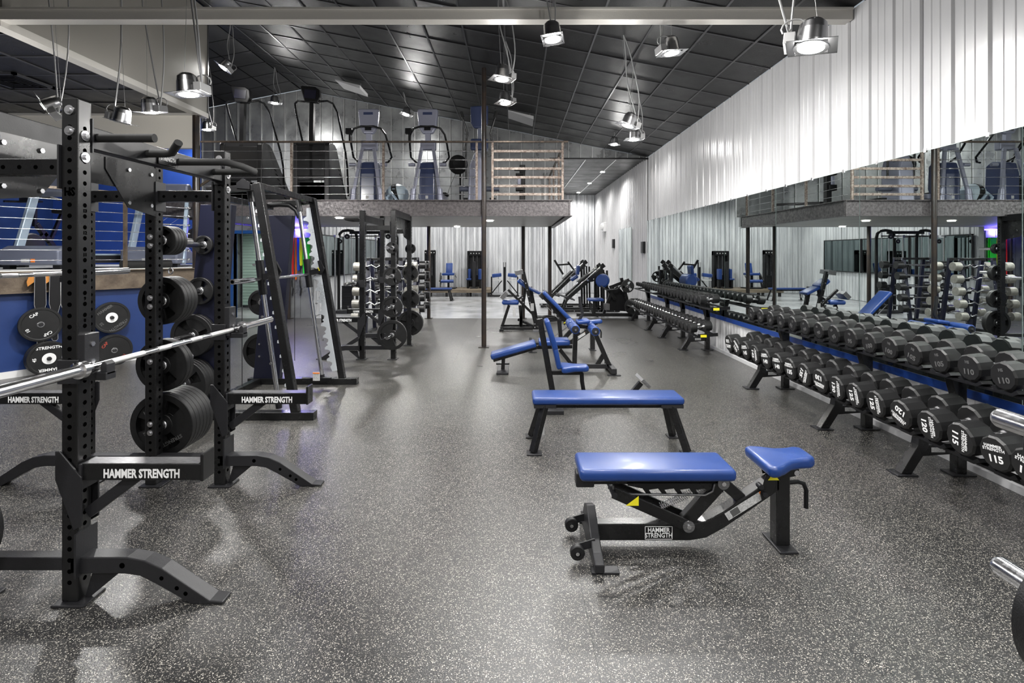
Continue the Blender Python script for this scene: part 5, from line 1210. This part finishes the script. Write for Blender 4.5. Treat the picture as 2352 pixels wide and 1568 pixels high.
wallplate(93, 745, .225, 'bumper plate with outlined letters on the blue wall, behind the hanging belts', 'plain', ('CAP', 'CAP', '10', None), 'white', 1, .5)
wallplate(112, 823, .225, 'bumper plate with white hub at the lower left of the blue wall', 'bumper', ('HAMMER', 'STRENGTH', '45', '45'), 'white', 3, PI)
wallplate(256, 729, .225, 'bumper plate with silver hub on the blue wall right of the nearest upright', 'bumper', ('HAMMER', 'STRENGTH', '25', None), 'grayprint', 1, .6)
wallplate(262, 804, .225, 'bumper plate with red lettering low on the blue wall right of the nearest upright', 'plain', ('CAP', '10', None, None), 'redprint', 2, .9)
def belt(s, L, lb):
    p = A_ + dL * s + up * 1.30; t = T('lifting_belt', lb, 'weight belt', p + nL * .15, aL, group='leather belts hanging from the platform')
    pr = [(-.055, 0), (.055, 0), (.06, -.28), (.062, -.42), (.034, -.54), (.032, -L + .02), (.015, -L), (-.015, -L), (-.032, -L + .02), (-.034, -.54), (-.062, -.42), (-.06, -.28)]
    G().prism(pr, (0, 0, .06), (1, 0, 0), (0, 0, 1), .012).build('strap', 'leather', t, bevel=.002)
    G().tube([(q[0] * .96, -.007, q[1] + .06) for q in pr + pr[:1]], .002, 4).build('stitching', 'sticker', t)
    G().prism([(-.10, 0), (-.055, 0), (-.055, -.10), (-.12, -.16), (-.13, -.1)], (0, .01, .04), (1, 0, 0), (0, 0, 1), .012).build('strap_end', 'suede', t)
    G().box((0, .02, .065), (.11, .10, .02)).build('loop', 'leather', t)
def s_of(px):
    d = Vector(((px - 1180) / F, 1, 0)); q = A_ + nL * .15; k = q.dot(nL) / d.dot(nL); return (d * k - A_).dot(dL)
belt(s_of(92), 1.0, 'leftmost black leather lifting belt hanging from the platform edge'); belt(s_of(126), .92, 'right black leather lifting belt hanging from the platform edge')
belt(s_of(152), .85, 'third black leather belt mostly behind the nearest upright')
# ------------------------------------------------------------------ treadmills on the platform
def treadmill(label, loc, rz):
    t = T('treadmill', label, 'treadmill', loc, rz, group='treadmills on the left platform'); B = lambda g, n, m, **k: g.build(n, m, t, **k)
    B(G().prism([(-.0, .06), (.0, .28), (.12, .34), (.42, .34), (.60, .22), (.60, .06)], (0, 0, 0), (0, 1, 0), (0, 0, 1), .86), 'motor_hood', 'treadgrey', bevel=.03, seg=3)
    B(G().bb(-.42, .42, .5, 1.75, .08, .20), 'deck', 'dark', bevel=.01); B(G().bb(-.28, .28, .55, 1.74, .20, .205), 'belt', 'foam')
    B(G().bb(-.42, -.30, .5, 1.75, .20, .225).bb(.30, .42, .5, 1.75, .20, .225), 'side_rail', 'treadpost')
    for s in (-1, 1):
        B(G().bar((s * .42, .22, .06), (s * .36, .52, 1.25), .06, .11), 'upright', 'treadpost', bevel=.01)
        B(G().tube([(s * .37, .52, 1.10), (s * .40, .75, 1.12), (s * .40, .95, 1.10)], .02, 8), 'handrail', 'black')
        B(G().bb(s * .36 - .05, s * .36 + .05, .05, .15, 0, .07), 'foot', 'black')
    B(G().prism([(.35, 1.16), (.60, 1.10), (.72, 1.18), (.50, 1.44), (.38, 1.42)], (0, 0, 0), (0, 1, 0), (0, 0, 1), .84), 'console', 'treadgrey', bevel=.03, seg=3)
    B(G().bb(-.1, .02, -.003, .001, .10, .15), 'label', 'sticker'); B(G().bb(.04, .10, -.003, .001, .10, .15), 'label', 'orange')
treadmill('big grey treadmill on the left platform seen behind the nearest upright', (-6.95, 7.25, 1.385), 0)
treadmill('second grey treadmill farther right on the left platform next to the column', (-5.98, 8.3, 1.385), .15)
t = T('foam_roller_pad', 'black foam roller lying on the platform edge by the second treadmill', 'foam roller', (-5.72, 7.96, 1.445)); G().cyl((-.22, -.30, 0), (.16, .26, 0), .06, 18).build('roller', 'foam', t)
t = T('spin_bike', 'black upright exercise bike at the far left of the platform', 'exercise bike', (-8.3, 8.9, 1.385)); B = lambda g, n, m='black', **k: g.build(n, m, t, **k)
B(G().lathe([(-.05, .24), (-.04, .26), (.04, .26), (.05, .24)], (.0, -.2, .32), (1, 0, 0), 28), 'flywheel', 'dark'); B(G().bar((0, .5, .05), (0, -.1, .75), .07, .07).bar((0, -.5, .05), (0, .1, .6), .07, .07).bar((0, .15, .4), (0, .4, .95), .05, .05).bb(-.25, .25, -.55, -.48, 0, .05).bb(-.25, .25, .5, .57, 0, .05), 'frame', bevel=.004)
B(G().box((0, .45, 1.0), (.24, .28, .08)), 'saddle', 'foam', bevel=.03, seg=3); B(G().tube([(-.2, -.45, 1.1), (-.2, -.2, 1.12), (0, -.12, 1.12), (.2, -.2, 1.12), (.2, -.45, 1.1)], .018, 8).bar((0, -.12, .7), (0, -.12, 1.12), .05, .05), 'handlebar'); B(G().box((0, -.22, 1.2), (.3, .06, .2)), 'console', 'dark', bevel=.01)
st = T('staircase', 'brown steel stair rail climbing from the left platform towards the mezzanine', 'stairs', (-7.2, 10.5, 1.385))
for k in range(6): G().bb(.0 + k * .27, .28 + k * .27, -.3, .35, .17 + k * .19, .20 + k * .19).build('tread', 'rust', st)
G().bar((-.1, -.32, .02), (1.6, -.32, 1.2), .03, .22).build('stringer', 'rust', st)
for k in range(3): G().bar((.05 + k * .75, -.34, .1 + k * .5), (.05 + k * .75, -.34, 1.0 + k * .5), .04, .04, up=(0, 1, 0)).build('post', 'rustdk', st)
G().bar((.05, -.34, 1.0), (1.6, -.34, 2.05), .04, .04).build('handrail', 'rustdk', st)
for k in range(4): G().cyl((.05, -.34, .3 + k * .17), (1.6, -.34, 1.35 + k * .17), .004, 5).build('cable', 'bolt', st)

# ------------------------------------------------------------------ machines on the mezzanine
ZD = 2.545
def climber(label, x0, x1, y, L, side):
    t = T('stair_climber', label, 'stair climber', ((x0 + x1) / 2, y, ZD), group='stair climbers on the mezzanine'); w = (x1 - x0); B = lambda g, n, m='black', **k: g.build(n, m, t, **k)
    for s in (-1, 1):
        B(G().prism([(0, .0), (L, .0), (L - .05, .16), (.42, 1.12), (.30, 1.18), (.05, 1.18), (0, 1.12)], (s * (w / 2 - .05), 0, 0), (0, 1, 0), (0, 0, 1), .10), 'side_shroud', side, bevel=.02, seg=3)
        B(G().tube([(s * .10, .08, 1.94), (s * .28, .10, 1.96), (s * .36, .16, 1.93), (s * .40, .30, 1.80), (s * .41, .75, 1.10), (s * .41, .85, .85), (s * .40, .95, .25)], .019, 8), 'handrail', 'gloss')
        g = G()
        for k in range(8): g.box((s * (w / 2 + .001), .52 + k * .075, .72 - k * .085), (.006, .10, .012), Rx(-.3))
        B(g, 'vent_slot', 'hole')
    B(G().bb(-w / 2 + .02, w / 2 - .02, .02, .08, .45, 1.17), 'back_panel', 'dark', bevel=.015, seg=3); B(G().bb(-w / 2 + .09, w / 2 - .09, .005, .022, .52, 1.08), 'panel_inset', 'black', bevel=.01)
    B(G().bb(-w / 2 + .04, w / 2 - .04, .12, .6, .02, .42), 'base_cavity', 'hole')
    for k in range(4): B(G().bb(-w / 2 + .1, w / 2 - .1, .55 + k * .13, .72 + k * .13, .82 - k * .2, .86 - k * .2), 'step', 'dark')
    B(G().bar((0, .06, 1.0), (0, .10, 1.98), .075, .09, up=(0, 1, 0)), 'console_post')
    B(G().prism([(-.17, 2.22), (-.20, 2.20), (-.12, 1.92), (.12, 1.90), (.17, 2.0), (.16, 2.14), (.08, 2.20)], (0, .06, 0), (1, 0, 0), (0, 0, 1), .10), 'console', 'black', bevel=.015, seg=3)
    B(G().box((-.01, .005, 2.06), (.22, .01, .16), Ry(.1)), 'display', 'darkglass')
climber('left stair climber with matte black sides on the mezzanine', -5.52, -4.72, 9.5, 1.45, 'black')
climber('right stair climber with a dark grey side on the mezzanine', -4.16, -3.46, 9.5, 1.10, 'dark')
def arc(label, x, y, rz=0., panel='slate', tall=0.):
    t = T('arc_trainer', label, 'elliptical trainer', (x, y, ZD), rz, group='silver elliptical trainers on the mezzanine'); B = lambda g, n, m='silver', **k: g.build(n, m, t, **k)
    for s in (-1, 1):
        B(G().bar((s * .11, .05, 1.10 + tall), (s * .25, -.05, .22), .05, .06).cyl((s * .25, -.05, .30), (s * .275, -.05, .0), .05, 12, .065), 'frame_leg', 'silver', bevel=.008)
        B(G().tube([(0, .0, 1.50), (s * .12, -.02, 1.50), (s * .26, .0, 1.46), (s * .33, .05, 1.36), (s * .36, .15, 1.2), (s * .38, .35, .98), (s * .30, .42, .90), (s * .24, .40, .88)], .02, 8), 'handlebar', 'gloss')
        B(G().bar((s * .2, .3, .2), (s * .2, 1.3, .28), .06, .10), 'pedal_rail', 'silver', bevel=.01); B(G().bb(s * .2 - .08, s * .2 + .08, .7, 1.1, .28, .33), 'foot_pedal', 'foam', bevel=.02)
        B(G().cyl((s * .24, .05, .78), (s * .36, .05, .78), .035, 12), 'pivot_cap', 'silver')
    B(G().prism([(-.0, .0), (.30, 0), (.42, .35), (.40, .80), (.28, .88), (.06, .82), (0, .6)], (0, .0, 0), (0, 1, 0), (0, 0, 1), .30), 'front_shroud', panel, bevel=.03, seg=3)
    B(G().bb(-.15, .15, .08, .22, 1.08, 1.26), 'mast_cover', 'silver', bevel=.02, seg=3); B(G().bar((0, .12, 1.2), (0, .10, 1.5), .10, .08, up=(0, 1, 0)), 'mast', 'silver')
    B(G().prism([(-.19, 1.86 + tall), (.19, 1.86 + tall), (.20, 1.80 + tall), (.17, 1.5), (.10, 1.38), (-.10, 1.38), (-.17, 1.5), (-.20, 1.80 + tall)], (0, .10, 0), (1, 0, 0), (0, 0, 1), .10), 'console', 'silver', bevel=.03, seg=3)
    B(G().bb(-.06, .06, .035, .045, 1.44, 1.50), 'bracket', 'black'); B(G().bb(-.42, -.30, -.02, .06, 1.36, 1.47).bb(-.36, -.32, -.01, .05, 1.2, 1.4), 'bottle_holder', 'black', bevel=.01)
    B(G().bb(-.09, .09, .046, .05, 1.74, 1.79), 'badge', 'slate'); B(G().bb(-.03, .02, -.003, .0, .12, .18), 'label', 'sticker')
arc('left silver elliptical trainer with a navy shroud on the mezzanine', -2.80, 9.7)
arc('middle silver elliptical trainer with a navy shroud on the mezzanine', -1.66, 9.7)
t = T('stepper_machine', 'tall purple grey stepper with a dark console beside the tall column', 'elliptical trainer', (-.66, 9.6, ZD)); B = lambda g, n, m='silver', **k: g.build(n, m, t, **k)
B(G().prism([(-.17, 1.88), (.17, 1.90), (.17, 1.55), (.08, 1.46), (-.10, 1.46), (-.16, 1.56)], (0, .1, 0), (1, 0, 0), (0, 0, 1), .10), 'console', 'slate', bevel=.03, seg=3)
B(G().bar((.02, .2, .1), (.02, .12, 1.55), .12, .10, up=(1, 0, 0)), 'mast', 'treadgrey', bevel=.02)
B(G().prism([(-.20, 0), (.10, 0), (.12, .7), (.05, 1.0), (-.06, 1.0), (-.16, .75)], (-.02, .25, 0), (1, 0, 0), (0, 0, 1), .5), 'shroud', 'silver', bevel=.04, seg=3)
B(G().box((0, .15, 1.15), (.34, .25, .22)), 'mast_cover', 'slate', bevel=.04, seg=3)
for s in (-1, 1):
    B(G().tube([(s * .25, .1, .5), (s * .26, .08, 1.1), (s * .22, 0, 1.35), (s * .33, -.05, 1.70)], .02, 8), 'arm_lever', 'gloss'); B(G().cyl((s * .30, -.05, 1.64), (s * .335, -.06, 1.74), .03, 10), 'grip', 'foam')
    B(G().cyl((s * .12, .2, .32), (s * .38, .2, .32), .05, 12), 'pedal_pivot', 'treadgrey')
    B(G().bb(s * .25 - .06, s * .25 + .06, .2, .6, .1, .15), 'foot_pedal', 'foam')
t = T('stability_ball', 'pale blue and white exercise ball resting on the mezzanine floor between the ellipticals', 'exercise ball', (-2.30, 10.0, ZD)); 
G().lathe([(.0, .0), (.01, .08), (.05, .15), (.12, .205), (.22, .225), (.32, .205), (.39, .15), (.43, .08), (.445, .0)], (0, 0, 0), (0, 0, 1), 28).build('ball', 'ball', t)
G().lathe([(-.05, .2262), (.05, .2262)], (0, 0, .22), (1, 0, .25), 32).build('stripe', 'foam', t); G().tube([(-.1, -.26, 0.02), (-.13, -.28, .15), (-.05, -.27, .24), (.08, -.25, .05)], .03, 8).build('stand', 'treadpost', t)
t = T('speed_bag_stand', 'round black punching target on a thin stand on the mezzanine', 'punching bag', (-1.12, 10.2, ZD)); 
G().lathe([(-.10, .0), (-.09, .12), (-.04, .19), (.04, .19), (.09, .12), (.10, .0)], (0, 0, .86), (.3, -1, .1), 26).build('bag', 'foam', t); G().cyl((.03, .12, 0), (.03, .12, .8), .02, 10).build('pole', 'black', t); G().tube([(-.05, 0, .68), (-.15, 0, .45), (-.22, 0, .25)], .005, 5).build('strap', 'dark', t); G().lathe([(0, .2), (.04, .19), (.04, 0)], (.03, .12, 0), (0, 0, 1), 20).build('base', 'black', t)
t = T('rowing_machine', 'small black upright machine behind the flat bar railing section', 'exercise machine', (.18, 10.6, ZD)); B = lambda g, n, m='black', **k: g.build(n, m, t, **k)
B(G().bar((0, 0, 0), (0, 0, .92), .12, .10, up=(0, 1, 0)).bb(-.28, .22, -.25, .3, 0, .10).bb(-.14, .02, -.1, .08, .38, .50).bb(-.14, .02, -.1, .08, .70, .74), 'frame', bevel=.01); B(G().bb(-.10, -.03, -.09, .03, .50, .68), 'flywheel_cover', 'silver', bevel=.01); B(G().box((-.05, 0, .83), (.24, .05, .06)), 'console', 'dark', bevel=.008); B(G().bar((.0, .2, .15), (.2, 1.6, .25), .08, .06), 'rail', 'dark')
# ------------------------------------------------------------------ weight pegs at the right edge (rack beside the camera)
t = T('plate_tree', 'plate tree at the right edge of the photo with bright chrome pegs', 'plate rack', (1.25, .93, 0)); B = lambda g, n, m='gloss', **k: g.build(n, m, t, **k)
B(G().bb(-.04, .04, -.06, .02, .012, 1.35).bb(-.3, .3, -.06, .02, 0, .05).bb(-.04, .04, -.35, .35, 0, .05), 'upright', bevel=.005)
for z in (.80, 1.18): B(G().lathe([(0, .0246), (.35, .0246), (.358, .021), (.36, 0)], (0, .02, z), (0, 1, 0), 24), 'plate_peg', 'chrome')
plate((1.25, 1.09, .80), .165, 'black rubber plate at the bottom right corner of the photo', 'plain', 'plates on the right edge tree')
plate((1.25, 1.09, 1.18), .140, 'black rubber plate at the right edge of the photo above the corner plate', 'plain', 'plates on the right edge tree')
